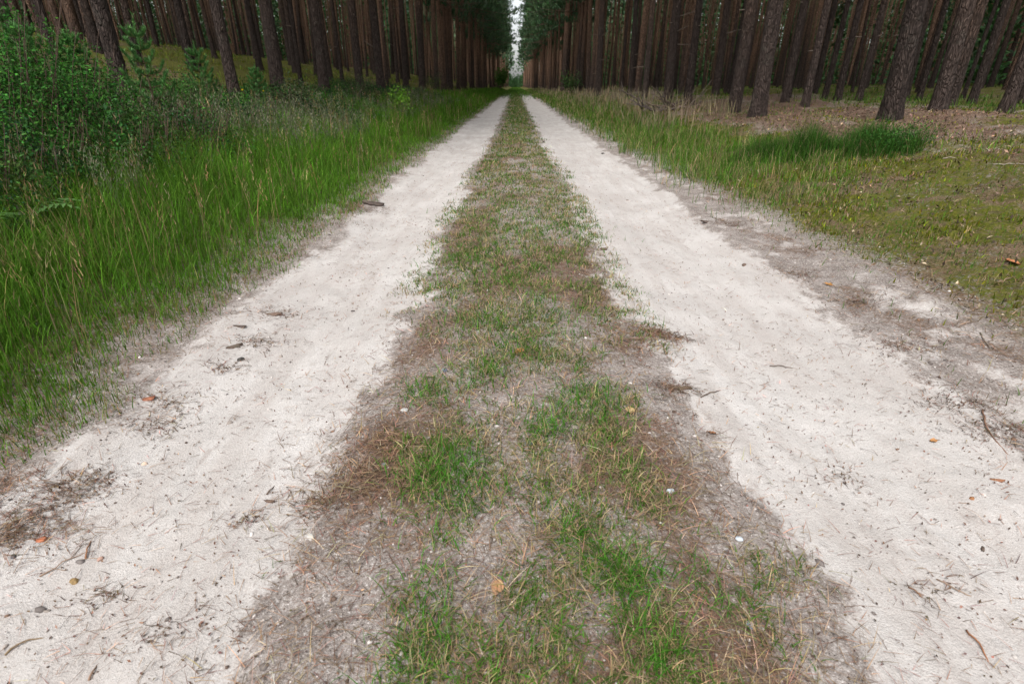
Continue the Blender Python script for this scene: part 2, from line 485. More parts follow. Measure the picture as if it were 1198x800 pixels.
# thin reddish flowering stems
x, y = scatter(1100, -4.3, -1.75, .5, 40, 1.6, 2)
n = len(x)
P = put(x, y)
hs = rng.uniform(.32, .62, n); azs = rng.uniform(0, 6.28, n); ls = np.abs(rng.normal(.18, .12, n))
cs = vary((.20, .145, .07), n, .3, .1)
blades(g, P, hs, .0022 + .0005 * y, azs, ls, cs, 3)
tips = P + np.stack([np.cos(azs) * np.sin(ls) * hs * .9, np.sin(azs) * np.sin(ls) * hs * .9, np.cos(ls) * hs * .86], 1)
for k in range(7):
    blades(g, tips + rng.normal(0, .008, (n, 3)) - np.array([0, 0, .02 * k]), rng.uniform(.02, .05, n), .003 + .0005 * y, rng.uniform(0, 6.28, n), rng.uniform(.2, .8, n), cs * 1.15, 2)
tag(g.build('verge_grass', M_GRASS), 'tall lush green grass on the bank left of the track', kind='stuff')

# --- pale flowering grass between verge and undergrowth, left
g = Geo()
x, y = scatter(3400, -3.9, -2.6, 1.8, 26, 1.6, 2)
keep = rng.random(len(x)) < sstep(.36, .6, fbm(x * 1.1, y * .8, 75, 3))
x, y = x[keep], y[keep]; n = len(x)
P = put(x, y); hs = rng.uniform(.25, .52, n); azs = rng.uniform(0, 6.28, n); ls = np.abs(rng.normal(.3, .2, n))
cs = vary((.15, .15, .095), n, .25, .05)
blades(g, P, hs, .0022 + .0006 * y, azs, ls, cs * np.array([.7, .95, .6]), 3)
tips = P + np.stack([np.cos(azs) * np.sin(ls) * hs, np.sin(azs) * np.sin(ls) * hs, np.cos(ls) * hs], 1)
for k in range(12):
    blades(g, tips + rng.normal(0, .022, (n, 3)) - np.array([0, 0, .012 * k]), rng.uniform(.02, .05, n), .003 + .0007 * y, rng.uniform(0, 6.28, n), rng.uniform(.2, 1.3, n), cs, 2)
tag(g.build('flowering_grass', M_GRASS), 'pale beige flowering grass heads in front of the dark undergrowth', kind='stuff')

# --- middle strip grass
g = Geo()
x, y = scatter(26000, -.72, .74, .3, 120, 1.55, .8)
den = .5 * fbm(x * 3.0, y * 2.2, 81, 3) + .5 * fbm(x * 11, y * 8, 82, 3)
lim = .495 + .05 * np.abs(x) + .17 * sstep(.22, .5, np.abs(x - .06)) * (1 - sstep(2.0, 3.2, y)) - .14 * sstep(3, 12, y) + .05 * (1 - sstep(-.55, -.1, x)) * (1 - sstep(1.2, 1.8, y))
keep = (rng.random(len(x)) < sstep(lim - .14, lim + .10, den)) & (np.abs(x - .04) < .70 - .30 * sstep(4, 14, y) + .10 * rng.normal(0, 1, len(x)))
x, y = x[keep], y[keep]
idx, bx, by = clumped(x, y, 13, .018 + .0028 * y)
n = len(bx); yy = by
tuft_h = rng.uniform(.018, .055, len(x))[idx] * (1 + .5 * sstep(4, 15, yy))
c = vary((.062, .145, .016), n, .32, .1)
tdry = (rng.random(len(x)) < .34 - .2 * sstep(8, 25, y))[idx] | (rng.random(n) < .22)
c[tdry] = vary((.29, .225, .12), tdry.sum(), .28, .08)
blades(g, put(bx, by, -.004), tuft_h * rng.uniform(.6, 1.5, n), (.0018 + .0007 * yy) * rng.uniform(.8, 1.4, n), rng.uniform(0, 6.28, n), np.abs(rng.normal(1.0, .4, n)), c, 3)
# far away the ruts grow over
x, y = scatter(9000, -1.8, 1.9, 40, 320, 1.2, 2)
keep = rng.random(len(x)) < sstep(45, 110, y); x, y = x[keep], y[keep]; n = len(x)
blades(g, put(x, y, -.01), rng.uniform(.10, .30, n), .004 + .0009 * y, rng.uniform(0, 6.28, n), np.abs(rng.normal(.5, .3, n)), vary((.07, .15, .02), n, .3, .1), 2)
# lusher tufts where the photograph shows them
for px, py, r_, k, hgt in ((535, 570, .10, 420, .075), (520, 548, .06, 200, .07), (740, 680, .06, 300, .075), (690, 470, .10, 380, .07), (640, 505, .06, 180, .07), (575, 440, .07, 200, .06),
                           (610, 410, .10, 200, .06), (500, 460, .08, 220, .06), (770, 770, .05, 180, .06), (560, 380, .14, 300, .06), (600, 320, .2, 420, .06), (645, 370, .14, 260, .06),
                           (490, 760, .05, 160, .06), (560, 300, .2, 350, .06), (665, 620, .04, 100, .06), (830, 690, .05, 110, .05), (505, 690, .05, 110, .06), (650, 270, .25, 380, .06), (590, 250, .3, 380, .06)):
    cx, cy = ground_at(px, py)
    bx = cx + rng.normal(0, r_ * .9, k); by = cy + rng.normal(0, r_ * .9, k)
    c = vary((.055, .165, .016), k, .28, .10); d_ = rng.random(k) < .15
    c[d_] = vary((.30, .24, .12), d_.sum(), .2, .08)
    blades(g, put(bx, by, -.004), hgt * rng.uniform(.5, 1.5, k), .0023 + .0006 * by, rng.uniform(0, 6.28, k), np.abs(rng.normal(.95, .4, k)), c, 3)
# dry straw lying flat
x, y = scatter(17000, -.75, .95, .3, 40, 1.7, .8)
keep = (rng.random(len(x)) < sstep(.36, .6, fbm(x * 3.5, y * 3, 83, 3))) & (np.abs(x - .05) < .52 + .25 * rng.random(len(x)))
x, y = x[keep], y[keep]; n = len(x)
blades(g, put(x, y, .004), rng.uniform(.03, .10, n), .0014 + .0006 * y, rng.uniform(0, 6.28, n), rng.uniform(1.15, 1.5, n), vary((.30, .22, .14), n, .4, .1), 3, curl=1.15)
tag(g.build('middle_grass', M_GRASS), 'short patchy grass with dry straw on the strip between the wheel ruts', kind='stuff')

# --- right verge grass
g = Geo()
x, y = scatter(130000, 1.75, 5.2, .3, 130, 1.6, 2.0)
ed = 2.15 + edge_noise(y, 15, .15) - .25 * sstep(5, 9, y) + .15 * (1 - sstep(2, 4, y))
dens = fbm(x * 1.8, y * 1.3, 85, 4)
lush = sstep(4.2, 7.0, y) * (1 - sstep(3.2, 4.0, x + .35 * sstep(14, 30, y)*-1))
pr = sstep(.46, .66, dens) * .35 * (1 - .6 * sstep(3.0, 3.6, x)) + lush * (.30 + .6 * sstep(.35, .6, dens)) + .14
pr = np.maximum(pr, .50 * sstep(.42, .60, dens) * sstep(2.2, 2.6, x) * (1 - sstep(3.2, 4.2, x)) * sstep(1.6, 2.6, y))
pr = pr * (.1 + .9 * sstep(-.1, .35, x - ed))
keep = rng.random(len(x)) < pr
x, y = x[keep], y[keep]; n = len(x)
lush = lush[keep]
hh = (.06 + .17 * lush) * rng.uniform(.5, 1.4, n)
c = vary((.062, .145, .014), n, .34, .09)
dry = rng.random(n) < .26
c[dry] = vary((.30, .235, .12), dry.sum(), .25, .08)
blades(g, put(x, y, -.008), hh, near_w(y) * rng.uniform(.8, 1.4, n), rng.uniform(0, 6.28, n), np.abs(rng.normal(.55, .4, n)), c, 3)
# pale flowering haze of grass by the trees further on
x, y = scatter(1700, 2.8, 5.0, 12, 110, 1.4, 2); n = len(x)
blades(g, put(x, y), rng.uniform(.25, .5, n), .004 + .001 * y, rng.uniform(0, 6.28, n), np.abs(rng.normal(.25, .2, n)), vary((.26, .21, .13), n, .25, .06), 3)
tag(g.build('verge_grass', M_GRASS), 'lower thinner green grass along the right side of the track', kind='stuff')

# --- moss cushions and short shoots on the right bank
g = Geo()
x, y = scatter(150000, 2.1, 7.5, .5, 24, 1.5, 1.5)
_, _, m_ = masks(x, y)
keep = rng.random(len(x)) < m_ * sstep(.40, .60, fbm(x * 7, y * 5, 58, 3)) * (.25 + .75 * sstep(.4, .6, fbm(x * 1.5, y * 1.3, 51, 4)))
x, y = x[keep], y[keep]; n = len(x)
c = vary((.112, .122, .007), n, .5, .12)
d_ = rng.random(n) < .22; c[d_] = vary((.24, .18, .10), d_.sum(), .3, .08)
blades(g, put(x, y, -.003), rng.uniform(.014, .055, n), (.003 + .0011 * y) * rng.uniform(.8, 1.6, n), rng.uniform(0, 6.28, n), np.abs(rng.normal(.5, .45, n)), c, 2)
tag(g.build('moss', M_GRASS), 'yellow green moss cushions on the right bank', kind='stuff')

# --- forest floor growth
g = Geo()
for sx in (-1, 1):
    x, y = scatter(120000 if sx < 0 else 110000, 4.3, 60, 2, 130, 1.4, 3)
    x = 4.2 + (x - 4.3) ** 1.35 * .26
    keep = rng.random(len(x)) < sstep(.35, .6, fbm(x * .5, y * .45, 88 + sx, 3)) * np.where((sx > 0) & (y < 17) & (x < 7), .12, 1)
    x, y = x[keep] * sx, y[keep]; n = len(x)
    c = vary((.115, .150, .022) if sx < 0 else (.075, .135, .022), n, .3, .14)
    blades(g, put(x, y, -.01), rng.uniform(.05, .20, n), .003 + .0007 * (y + np.abs(x)), rng.uniform(0, 6.28, n), np.abs(rng.normal(.6, .4, n)), c, 2)
tag(g.build('forest_floor_growth', M_GRASS), 'thin yellowish grass and bilberry growth under the pines', kind='stuff')

# --- needle litter
g = Geo()
def needles(x, y, L=(.03, .075), col=(.16, .095, .06), dv=.45, wd=.0012):
    n = len(x)
    blades(g, put(x, y, .003), rng.uniform(L[0], L[1], n), wd + .0006 * y, rng.uniform(0, 6.28, n), rng.uniform(1.36, 1.55, n), vary(col, n, dv, .1), 2, curl=1.08)
x, y = scatter(70000, -2.0, 2.9, .3, 14, 1.5, .8)
s_, b_, _m = masks(x, y)
keep = rng.random(len(x)) < np.clip(b_ * 1.1 + .04 + .22 * (1 - s_), 0, 1)
needles(x[keep], y[keep])
x, y = scatter(2600, -1.6, 1.8, .35, 9, 1.5, 1.0); needles(x, y, (.012, .05), (.25, .15, .10), .5)
x, y = scatter(5000, -1.7, 2.0, .35, 12, 1.6, 1.0)
P = put(x, y, .004); leaves(g, P, rng.uniform(.004, .012, len(P)) + .0008 * y, .005 + .0004 * y, vary((.13, .08, .055), len(P), .45, .1), up=3.0)
for cx, cy, sx_, sy_, k in ((-1.40, 1.12, .12, .05, 450), (-.42, 1.45, .13, .22, 900), (.62, 2.35, .07, .10, 350), (-1.52, 1.28, .1, .05, 300)):
    needles(rng.normal(cx, sx_, k), rng.normal(cy, sy_, k))
x, y = scatter(16000, -1.7, 1.9, .35, 14, 1.6, .9)
keep = rng.random(len(x)) < sstep(.52, .72, fbm(x * 4, y * 2.5, 44, 4)) * .9 + .06
needles(x[keep], y[keep], (.01, .045), (.25, .16, .115), .45, .0010)
for px, py, r_, k in ((300, 402, .07, 160), (325, 368, .08, 140), (262, 432, .05, 110), (176, 500, .07, 180), (190, 470, .07, 150), (80, 580, .05, 220), (35, 610, .05, 150), (15, 632, .05, 150),
                      (110, 565, .05, 160), (430, 246, .14, 220), (400, 262, .12, 130), (765, 388, .06, 420), (790, 395, .05, 200), (790, 455, .05, 240), (455, 520, .05, 200), (430, 560, .07, 420), (380, 590, .05, 260),
                      (850, 262, .10, 200), (1000, 352, .08, 260), (1120, 470, .08, 300), (1060, 405, .09, 260), (1170, 500, .07, 240), (930, 320, .10, 220), (290, 610, .03, 60), (350, 300, .10, 120), (120, 700, .04, 70), (200, 740, .05, 70), (1100, 690, .05, 60), (990, 560, .05, 50)):
    cx, cy = ground_at(px, py); el_ = rng.uniform(.5, 1.0)
    qx, qy = rng.normal(0, r_, k), rng.normal(0, r_ * .6, k)
    needles(cx + qx, cy + qy, (.012, .05), (.125, .078, .052), .5, .0013)
    P = put(cx + qx[:k // 3] * .9, cy + qy[:k // 3] * .9, .003)
    leaves(g, P, rng.uniform(.004, .013, len(P)), .006, vary((.10, .065, .045), len(P), .5, .1), up=3.0)
# brown debris under the right-hand pines
x, y = scatter(16000, 3.3, 7.5, 4.5, 17, 1.3, 2)
_, b_, _m = masks(x, y); keep = rng.random(len(x)) < b_
needles(x[keep], y[keep], (.04, .14), (.17, .11, .075), .45, .003)
x, y = scatter(20000, 2.0, 7.0, .6, 9, 1.4, 1.5)
keep = rng.random(len(x)) < .25 + .6 * sstep(.4, .6, fbm(x * 2.6, y * 2.2, 57, 4))
needles(x[keep], y[keep], (.03, .10), (.20, .135, .09), .5, .0018)
x, y = scatter(6000, 3.0, 6.5, 5, 16, 1.3, 2)
_, b_, _m = masks(x, y); keep = rng.random(len(x)) < b_ * .8
P = put(x[keep], y[keep], .012)
leaves(g, P, rng.uniform(.025, .06, len(P)), .02, vary((.16, .10, .07), len(P), .45, .1), up=1.2)
x, y = scatter(9000, 2.3, 7.5, .8, 11, 1.3, 1.5)
kp = rng.random(len(x)) < .15 + .85 * sstep(.45, .62, fbm(x * 5, y * 4, 48, 3)); x, y = x[kp], y[kp]
P = put(x, y, .012); n = len(P); pal2 = np.array([(.045, .032, .022), (.12, .075, .045), (.30, .24, .16), (.16, .11, .08)])
leaves(g, P, rng.uniform(.01, .045, n) + .001 * y, .010 + .0016 * y, pal2[rng.choice(4, n, p=[.4, .25, .15, .2])] * np.exp(rng.normal(0, .25, (n, 1))), up=2.0)
tag(g.build('needle_litter', M_DRY), 'brown fallen pine needles and dry scraps lying on the ground', kind='stuff')

# --- gravel, bark crumbs
ICO_V = []
ph = (1 + 5 ** .5) / 2
for a in (-1, 1):
    for c_ in (-ph, ph): ICO_V += [(a, c_, 0), (0, a, c_), (c_, 0, a)]
ICO_V = np.array(ICO_V, float); ICO_V /= np.linalg.norm(ICO_V[0])
from itertools import combinations
ed_l = min(np.linalg.norm(ICO_V[0] - v) for v in ICO_V[1:])
ICO_T = []
for a, b2, c2 in combinations(range(12), 3):
    if all(abs(np.linalg.norm(ICO_V[i] - ICO_V[j]) - ed_l) < .01 for i, j in ((a, b2), (a, c2), (b2, c2))):
        nrm = np.cross(ICO_V[b2] - ICO_V[a], ICO_V[c2] - ICO_V[a])
        ICO_T.append((a, b2, c2) if nrm @ ICO_V[a] > 0 else (a, c2, b2))
ICO_T = np.array(ICO_T)
g = Geo()
x, y = scatter(9000, -2.0, 2.5, .3, 10, 1.7, .7)
s_, b_, _m = masks(x, y)
keep = rng.random(len(x)) < .12 + .8 * (1 - s_)
x, y = x[keep], y[keep]; n = len(x)
sz = np.exp(rng.normal(math.log(.0026), .45, n)) + .0003 * y
pal = np.array([(.45, .41, .38), (.13, .11, .10), (.28, .24, .21), (.55, .52, .49), (.09, .06, .045), (.20, .12, .08)])
c = pal[rng.choice(6, n, p=[.24, .24, .24, .02, .18, .08])] * np.exp(rng.normal(0, .15, (n, 1)))
Vv = ICO_V[None] * (1 + rng.normal(0, .22, (n, 12, 1))) * sz[:, None, None] * rng.uniform(.6, 1.5, (n, 1, 3)) * np.array([1, 1, .7])
Vv = Vv + put(x, y, .001)[:, None]
g.add(Vv, None, (np.arange(n)[:, None, None] * 12 + ICO_T[None]).reshape(-1, 3), np.repeat(c, 12, 0))
tag(g.build('gravel', M_STONE), 'small pebbles and crumbs strewn over the track', kind='stuff')

# --- undergrowth left
g = Geo()
def shrub_mass(cx, cy, rad, hgt, n, col, L=.03, stems=14):
    z0 = tz(cx, cy)
    th = rng.uniform(0, 6.28, n); rr = rad * rng.random(n) ** .5
    px, py = cx + np.cos(th) * rr, cy + np.sin(th) * rr
    top = hgt * (1 - .55 * (rr / rad) ** 2) * (.65 + .7 * fbm(px * 5, py * 5, 101, 2))
    P = np.stack([px, py, terrain(px, py, False) + top * rng.random(n) ** .45], 1)
    leaves(g, P, L * rng.uniform(.6, 1.4, n), L * .55, vary(col, n, .35, .14), up=.5)
    for k in range(stems):
        a = rng.uniform(0, 6.28); r0 = rad * .5 * rng.random()
        p0 = np.array([cx + math.cos(a) * r0, cy + math.sin(a) * r0, z0 - .05])
        d = np.array([math.cos(a) * .35, math.sin(a) * .35, 1]); 
        pts = p0 + np.outer(np.linspace(0, 1, 4), d * hgt * rng.uniform(.7, 1.1)) + rng.normal(0, .012, (4, 3))
        tube(g, pts, np.linspace(.005, .002, 4), 3, (.09, .06, .045))
for k in range(330):
    cx = -rng.uniform(3.25, 5.6); cy = 2.4 + 24 * rng.random() ** 1.9
    if fbm(np.array([cx * .9]), np.array([cy * .6]), 103, 2)[0] < .36: continue
    near = cy < 8
    col = [(.026, .075, .016), (.036, .120, .018), (.055, .095, .026), (.020, .058, .022)][rng.integers(4)]
    shrub_mass(cx, cy, rng.uniform(.3, .65), rng.uniform(.25, .55) if near else rng.uniform(.18, .36), 620 if near else 240, col, .026 if near else .045)
for px, lat, hg, rd in ((-20, -3.7, 1.1, .6), (20, -3.9, 1.25, .6), (60, -3.9, 1.05, .55), (100, -3.8, .9, .5), (45, -4.6, 1.2, .6), (120, -4.5, .8, .5), (140, -4.0, .6, .5), (200, -3.9, .6, .5), (240, -4.1, .55, .5), (40, -3.4, .55, .45), (110, -3.4, .5, .45),
                        (170, -3.5, .5, .4), (-30, -3.2, .6, .45), (280, -4.0, .45, .45), (0, -4.6, 1.05, .5), (80, -4.7, .85, .5)):
    dd = abs(lat) * FPX / abs(px - VPX); cyy = (dd + (float(profile(np.array([lat]))[0]) - CAM_H) * ST) / CT
    shrub_mass(lat, cyy, rd, hg, 1500, [(.030, .090, .016), (.042, .130, .020), (.052, .105, .024)][rng.integers(3)], .030, 14)
tag(g.build('undergrowth', M_LEAF), 'dark tangled undergrowth on the bank beneath the left-hand pines', kind='stuff')

# ------------------------------------------------------------------ trees
def trunk_geo(D, H, sides, heights, seed, bend=.12, tone=None):
    r0 = np.random.default_rng(seed)
    z = np.asarray(heights, float)
    t = np.clip(z / H, 0, 1)
    rad = D / 2 * np.maximum((1 - t) ** .75, .03) * (1 + .38 * np.exp(-np.maximum(z, 0) / .22))
    a1, a2, p1 = r0.uniform(0, 6.28), r0.uniform(0, 6.28), r0.uniform(.6, 1.4)
    cx = bend * np.sin(z * .28 * p1 + a1) - bend * math.sin(a1)
    cy = bend * np.sin(z * .23 * p1 + a2) - bend * math.sin(a2)
    th = np.arange(sides) / sides * 2 * np.pi
    TH, ZZ = np.meshgrid(th, z)
    lob = 1 + .05 * np.sin(TH * 3 + a1) * np.exp(-np.maximum(ZZ, 0) / .6) * 2 + .03 * np.sin(TH * 2 + a2 + ZZ * .4)
    lob = lob + (r0.random(TH.shape) - .5) * (.10 if sides > 10 else .04)
    X = cx[:, None] + np.cos(TH) * rad[:, None] * lob
    Y = cy[:, None] + np.sin(TH) * rad[:, None] * lob
    Vt = np.stack([X, Y, ZZ], -1).reshape(-1, 3)
    i = np.arange(len(z) - 1)[:, None] * sides; j = np.arange(sides)[None]; j2 = (j + 1) % sides
    q = np.stack([i + j, i + j2, i + sides + j2, i + sides + j], -1).reshape(-1, 4)
    tn = .45 + .55 * r0.random() if tone is None else tone
    return Vt, q, np.full((len(Vt), 3), tn), (cx, cy, rad, z)

HERO_Z = np.concatenate([np.linspace(-.25, 6.5, 95), np.linspace(6.9, 21, 24)])
MID_Z = np.concatenate([[-.3, 0, .1, .25, .5], np.linspace(1, 21, 16)])

def crown_mesh(name, base, top, rad, nb, ntuft, nq, size, seed, droop=.15):
    global rng
    keep_rng = rng; rng = np.random.default_rng(seed)
    g = Geo()
    for k in range(nb):
        u = (k + rng.random()) / nb
        z = base + (top - base) * u
        L = rad * (1 - u) ** .55 * rng.uniform(.55, 1.15) + .3
        if u < .12: L *= rng.uniform(.5, 1.1)
        a = k * 2.4 + rng.normal(0, .4)
        rise = .55 * u - droop + rng.normal(0, .1)
        ts = np.linspace(0, 1, 5)
        d = np.array([math.cos(a), math.sin(a), 0])
        pts = np.array([0, 0, z]) + np.outer(ts, d * L); pts[:, 2] += L * (rise * ts - .12 * ts ** 2 + .16 * ts ** 3)
        tube(g, pts, np.linspace(.035, .01, 5), 4, (.10, .065, .045))
        for m in range(ntuft):
            s = .35 + .65 * rng.random() ** .8
            c = pts[0] + (pts[-1] - pts[0]) * s + np.array([0, 0, .05])
            side = np.array([-d[1], d[0], 0]) * rng.normal(0, .24) * L * s
            c = c + side + rng.normal(0, .10, 3) * np.array([1, 1, .6])
            P = np.repeat(c[None], nq, 0) + rng.normal(0, size * .35, (nq, 3))
            az = a + rng.normal(0, 1.0, nq)
            col = vary((.050, .098, .040), 1, .30, .10)[0]
            blades(g, P, size * rng.uniform(.7, 1.5, nq), size * .34 * np.ones(nq), az, rng.uniform(.4, 1.5, nq), vary(col, nq, .15, .08), 2, face=rng.uniform(0, 6.28, nq))
    o = g.build(name, M_NEEDLE, link=False)
    rng = keep_rng
    return o.data
EDGE_CROWNS = [crown_mesh('crown', 5.4 + .5 * k, 21.5, 4.0, 42, 13, 6, .32, 300 + k) for k in range(4)]
INNER_CROWNS = [crown_mesh('crown', 10.0 + .5 * k, 22, 2.3, 20, 6, 6, .36, 320 + k) for k in range(3)]

def make_tree(x, y, D, label, group, edge=True, lean=(0, 0), hero=False, seed=0, tone=None, stubs=0):
    r0 = np.random.default_rng(9000 + seed)
    t = empty('pine_tree', (x, y, float(terrain(np.array([x]), np.array([y]))[0])), (lean[0], lean[1], 0))
    tag(t, label, 'tree', group)
    H = r0.uniform(19.5, 22.5)
    Vt, q, c, (cx, cy, rad, z) = trunk_geo(D, H, 22 if hero else 9, HERO_Z if hero else MID_Z, seed, .06 if hero else .10, tone)
    tg = Geo(); tg.add(Vt, q, None, c)
    if not hero and math.hypot(x, y) < 45:
        for k in range(r0.integers(2, 7)):
            zz = r0.uniform(1.5, 8); i = int(np.argmin(np.abs(z - zz))); a = r0.uniform(0, 6.28); L = r0.uniform(.15, .9)
            p0 = np.array([np.interp(zz, z, cx), np.interp(zz, z, cy), zz]); ts = np.linspace(0, 1, 4)
            pts = p0 + np.outer(ts, np.array([math.cos(a) * L, math.sin(a) * L, L * r0.uniform(-.25, .2)]))
            tube(tg, pts, np.linspace(.012, .005, 4), 4, (c[0][0],) * 3)
    tg.build('trunk', M_BARK, t, smooth=True)
    cr = bpy.data.objects.new('crown', (EDGE_CROWNS if edge else INNER_CROWNS)[r0.integers(4 if edge else 3)])
    COL.objects.link(cr); cr.parent = t
    cr.rotation_euler[2] = r0.uniform(0, 6.28)
    s = H / 21.0
    cr.scale = (r0.uniform(.85, 1.15), r0.uniform(.85, 1.15), s)
    for k in range(stubs):
        zz = r0.uniform(1.0, 6.5); i = int(np.argmin(np.abs(z - zz)))
        a = r0.uniform(0, 6.28); L = r0.choice([.06, .09, .15, .5, .9], p=[.3, .25, .2, .15, .1])
        p0 = np.array([cx[i] + math.cos(a) * rad[i] * .8, cy[i] + math.sin(a) * rad[i] * .8, zz])
        ts = np.linspace(0, 1, 4)
        pts = p0 + np.outer(ts, np.array([math.cos(a) * (L + .05), math.sin(a) * (L + .05), L * r0.uniform(-.2, .35)])) + r0.normal(0, .01 * L / .3, (4, 3)) * ts[:, None]
        gg = Geo(); tube(gg, pts, np.linspace(.016, .006, 4), 6, (.16, .125, .10), .1)
        gg.build('dead_branch', M_WOOD, t)
    return t

GL = 'pines along the left edge of the track'
GR = 'pines along the right edge of the track'
# base x in the photograph, trunk width there, distance of the row from the middle of the track, lean, label
heroes = [
 (150, 24, -5.0, 0, 'thick dark pine rising out of the undergrowth between the two young pine saplings'),
 (72, 12, -6.6, 0, 'thinner pine behind the bushy saplings at the far left edge'),
 (275, 16, -5.1, 0, 'dark pine standing just behind the yellow dandelion flowers'),
 (327, 17, -5.2, 0, 'stout pine with shrubs at its foot just beyond the dandelions'),
 (380, 14, -5.0, 0, 'grey barked pine whose foot stands nearest the green verge on the left'),
 (352, 6, -6.2, 0, 'very thin pine squeezed between two stout trunks on the left bank'),
 (400, 5, -7.0, 0, 'thin pine set back behind the grey barked one on the left'),
 (422, 11, -5.1, 0, 'straight pine on the left bank a few steps before the pale green bush'),
 (446, 11, -5.0, 0, 'dark straight pine directly left of the pale green bush'),
 (475, 8, -5.4, 0, 'slim pine directly behind the pale green bush'),
 (494, 9, -5.0, 0, 'grey slim pine with a dark shrub at its foot past the pale green bush'),
 (465, 5, -6.6, 0, 'very thin pine in the second row behind the pale green bush'),
 (526, 8, -5.0, 0, 'dark pine by the left verge between the grey slim one and the orange one'),
 (542, 7, -5.0, 0, 'orange barked pine far along the left verge'),
 (345, 8, -8.6, 0, 'slim pine in the third row seen between two stout left-hand trunks'),
 (225, 11, -7.4, 0, 'dark pine of the second row behind the small central sapling'),
 (24, 12, -8.2, 0, 'dark pine in the upper left corner behind the tallest sapling'),
 (659, 7.5, 4.4, 0, 'large dark pine farthest along the right verge with a small bush at its foot'),
 (699, 8.5, 4.5, 0, 'straight dark pine on the right verge well before the branch heap'),
 (736, 6.5, 4.8, 0, 'slender pine on the right between the dark straight one and the branch heap'),
 (753, 8, 4.7, 0, 'dark pine directly left of the heap of dead branches'),
 (744, 6, 5.6, 0, 'orange barked pine peeping out behind the dark one left of the branch heap'),
 (780, 12, 5.0, 0, 'greyish pine standing right behind the heap of dead branches'),
 (803, 10, 4.8, 0, 'straight pine at the right end of the heap of dead branches'),
 (835, 9, 6.2, 0, 'reddish pine set back between the branch heap and the leaning grey pair'),
 (858, 17, 4.9, .012, 'slightly leaning stout pine at the far edge of the brown litter patch'),
 (885, 21, 4.65, 0, 'stout grey pine rising from the brown litter patch nearest the track'),
 (917, 10, 6.4, 0, 'slim dark pine just behind the brown litter patch beside the stout grey one'),
 (941, 11, 6.0, 0, 'second slim pine right of the stout grey one on the brown litter'),
 (963, 8, 7.6, 0, 'thin pine in the back row behind the brown litter patch'),
 (978, 9, 7.4, 0, 'thin straight pine left of and behind the thickest rough barked pine'),
 (1003, 9, 8.0, 0, 'slim reddish pine close behind the thickest rough barked pine'),
 (1040, 29, 5.4, -.055, 'thickest pine in the photo, rough grey bark with pale foot on the brown litter'),
 (1094, 22, 6.6, -.01, 'stout leaning pine right beside the thickest rough barked pine'),
 (1175, 20, 7.6, 0, 'stout pine at the right edge above the mossy bank'),
 (1073, 8, 9.6, 0, 'thin pine glimpsed between the two stoutest right-hand trunks'),
 (1135, 12, 9.5, 0, 'dark pine of the second row above the mossy bank'),
]
def px_to_xy(bx, lat):
    depth = abs(lat) * FPX / abs(bx - VPX)
    z = float(profile(np.array([lat]))[0])
    return lat, (depth + (z - CAM_H) * ST) / CT, depth
hero_px = [(h[0], px_to_xy(h[0], h[2])[2], h[1]) for h in heroes]
def blocks_hero(x, y):
    dc = y * CT + .17
    if dc <= .3: return False
    px = VPX + x / dc * FPX
    return any(dc < hd + 1.0 and abs(px - hx) < hw * .8 + .12 / dc * FPX for hx, hd, hw in hero_px)
tree_xy = []
spec = []      # x, y, D, edge, hero index
for k, (bx, w, lat, lean, lab) in enumerate(heroes):
    x, y, depth = px_to_xy(bx, lat)
    D = w * depth / FPX / 1.16 / math.sqrt(1 + ((bx - VPX) / FPX) ** 2)
    spec.append([x, y, D, True if abs(lat) < 6 else False, k])
    tree_xy.append((x, y))
def too_close(x, y, d):
    return any((x - a) ** 2 + (y - b_) ** 2 < d * d for a, b_ in tree_xy)
r1 = np.random.default_rng(21)
# edge rows running on to the vanishing point
for sx in (-1, 1):
    y = 24.0
    while y < 310:
        x = sx * r1.uniform(4.7, 5.6)
        if y > 60: x = sx * r1.uniform(4.2, 5.2)
        if y > 110: x = sx * r1.uniform(3.5, 4.6)
        if not too_close(x, y, 1.7) and not (sx < 0 and y < 34) :
            spec.append([x, y, r1.uniform(.22, .36), True, -1]); tree_xy.append((x, y))
        y += r1.uniform(1.9, 3.4)
cell = {}
for a, b_ in tree_xy: cell.setdefault((int(a // 3), int(b_ // 3)), []).append((a, b_))
for sx in (-1, 1):
    for gxk in np.arange(6.4, 120, 2.15):
        far = gxk > 40
        for gyk in np.arange(3.0, 330, 2.15 if gxk < 26 else (2.6 if gxk < 60 else 3.4)):
            if gyk > 150 and gxk > 40: continue
            x = sx * (gxk + r1.normal(0, .75)); y = gyk + r1.normal(0, .8)
            if r1.random() < .12: continue
            if gyk > 110 and r1.random() < .4: continue
            # outside the field of view (with a margin)
            if abs(x) > 1.25 * (y * CT + .4) + 3: continue
            ck = (int(x // 3), int(y // 3)); bad = False
            for i in (-1, 0, 1):
                for j in (-1, 0, 1):
                    for a, b_ in cell.get((ck[0] + i, ck[1] + j), ()):
                        if (a - x) ** 2 + (b_ - y) ** 2 < 1.35: bad = True
            # keep the second row clear in front of the first where the photograph shows gaps
            if bad or (sx < 0 and abs(x) < 7.0 and y < 14) or (sx > 0 and abs(x) < 7.6 and y < 13) or blocks_hero(x, y): continue
            spec.append([x, y, r1.choice([r1.uniform(.10, .17), r1.uniform(.16, .27)]), False, -1]); cell.setdefault(ck, []).append((x, y))
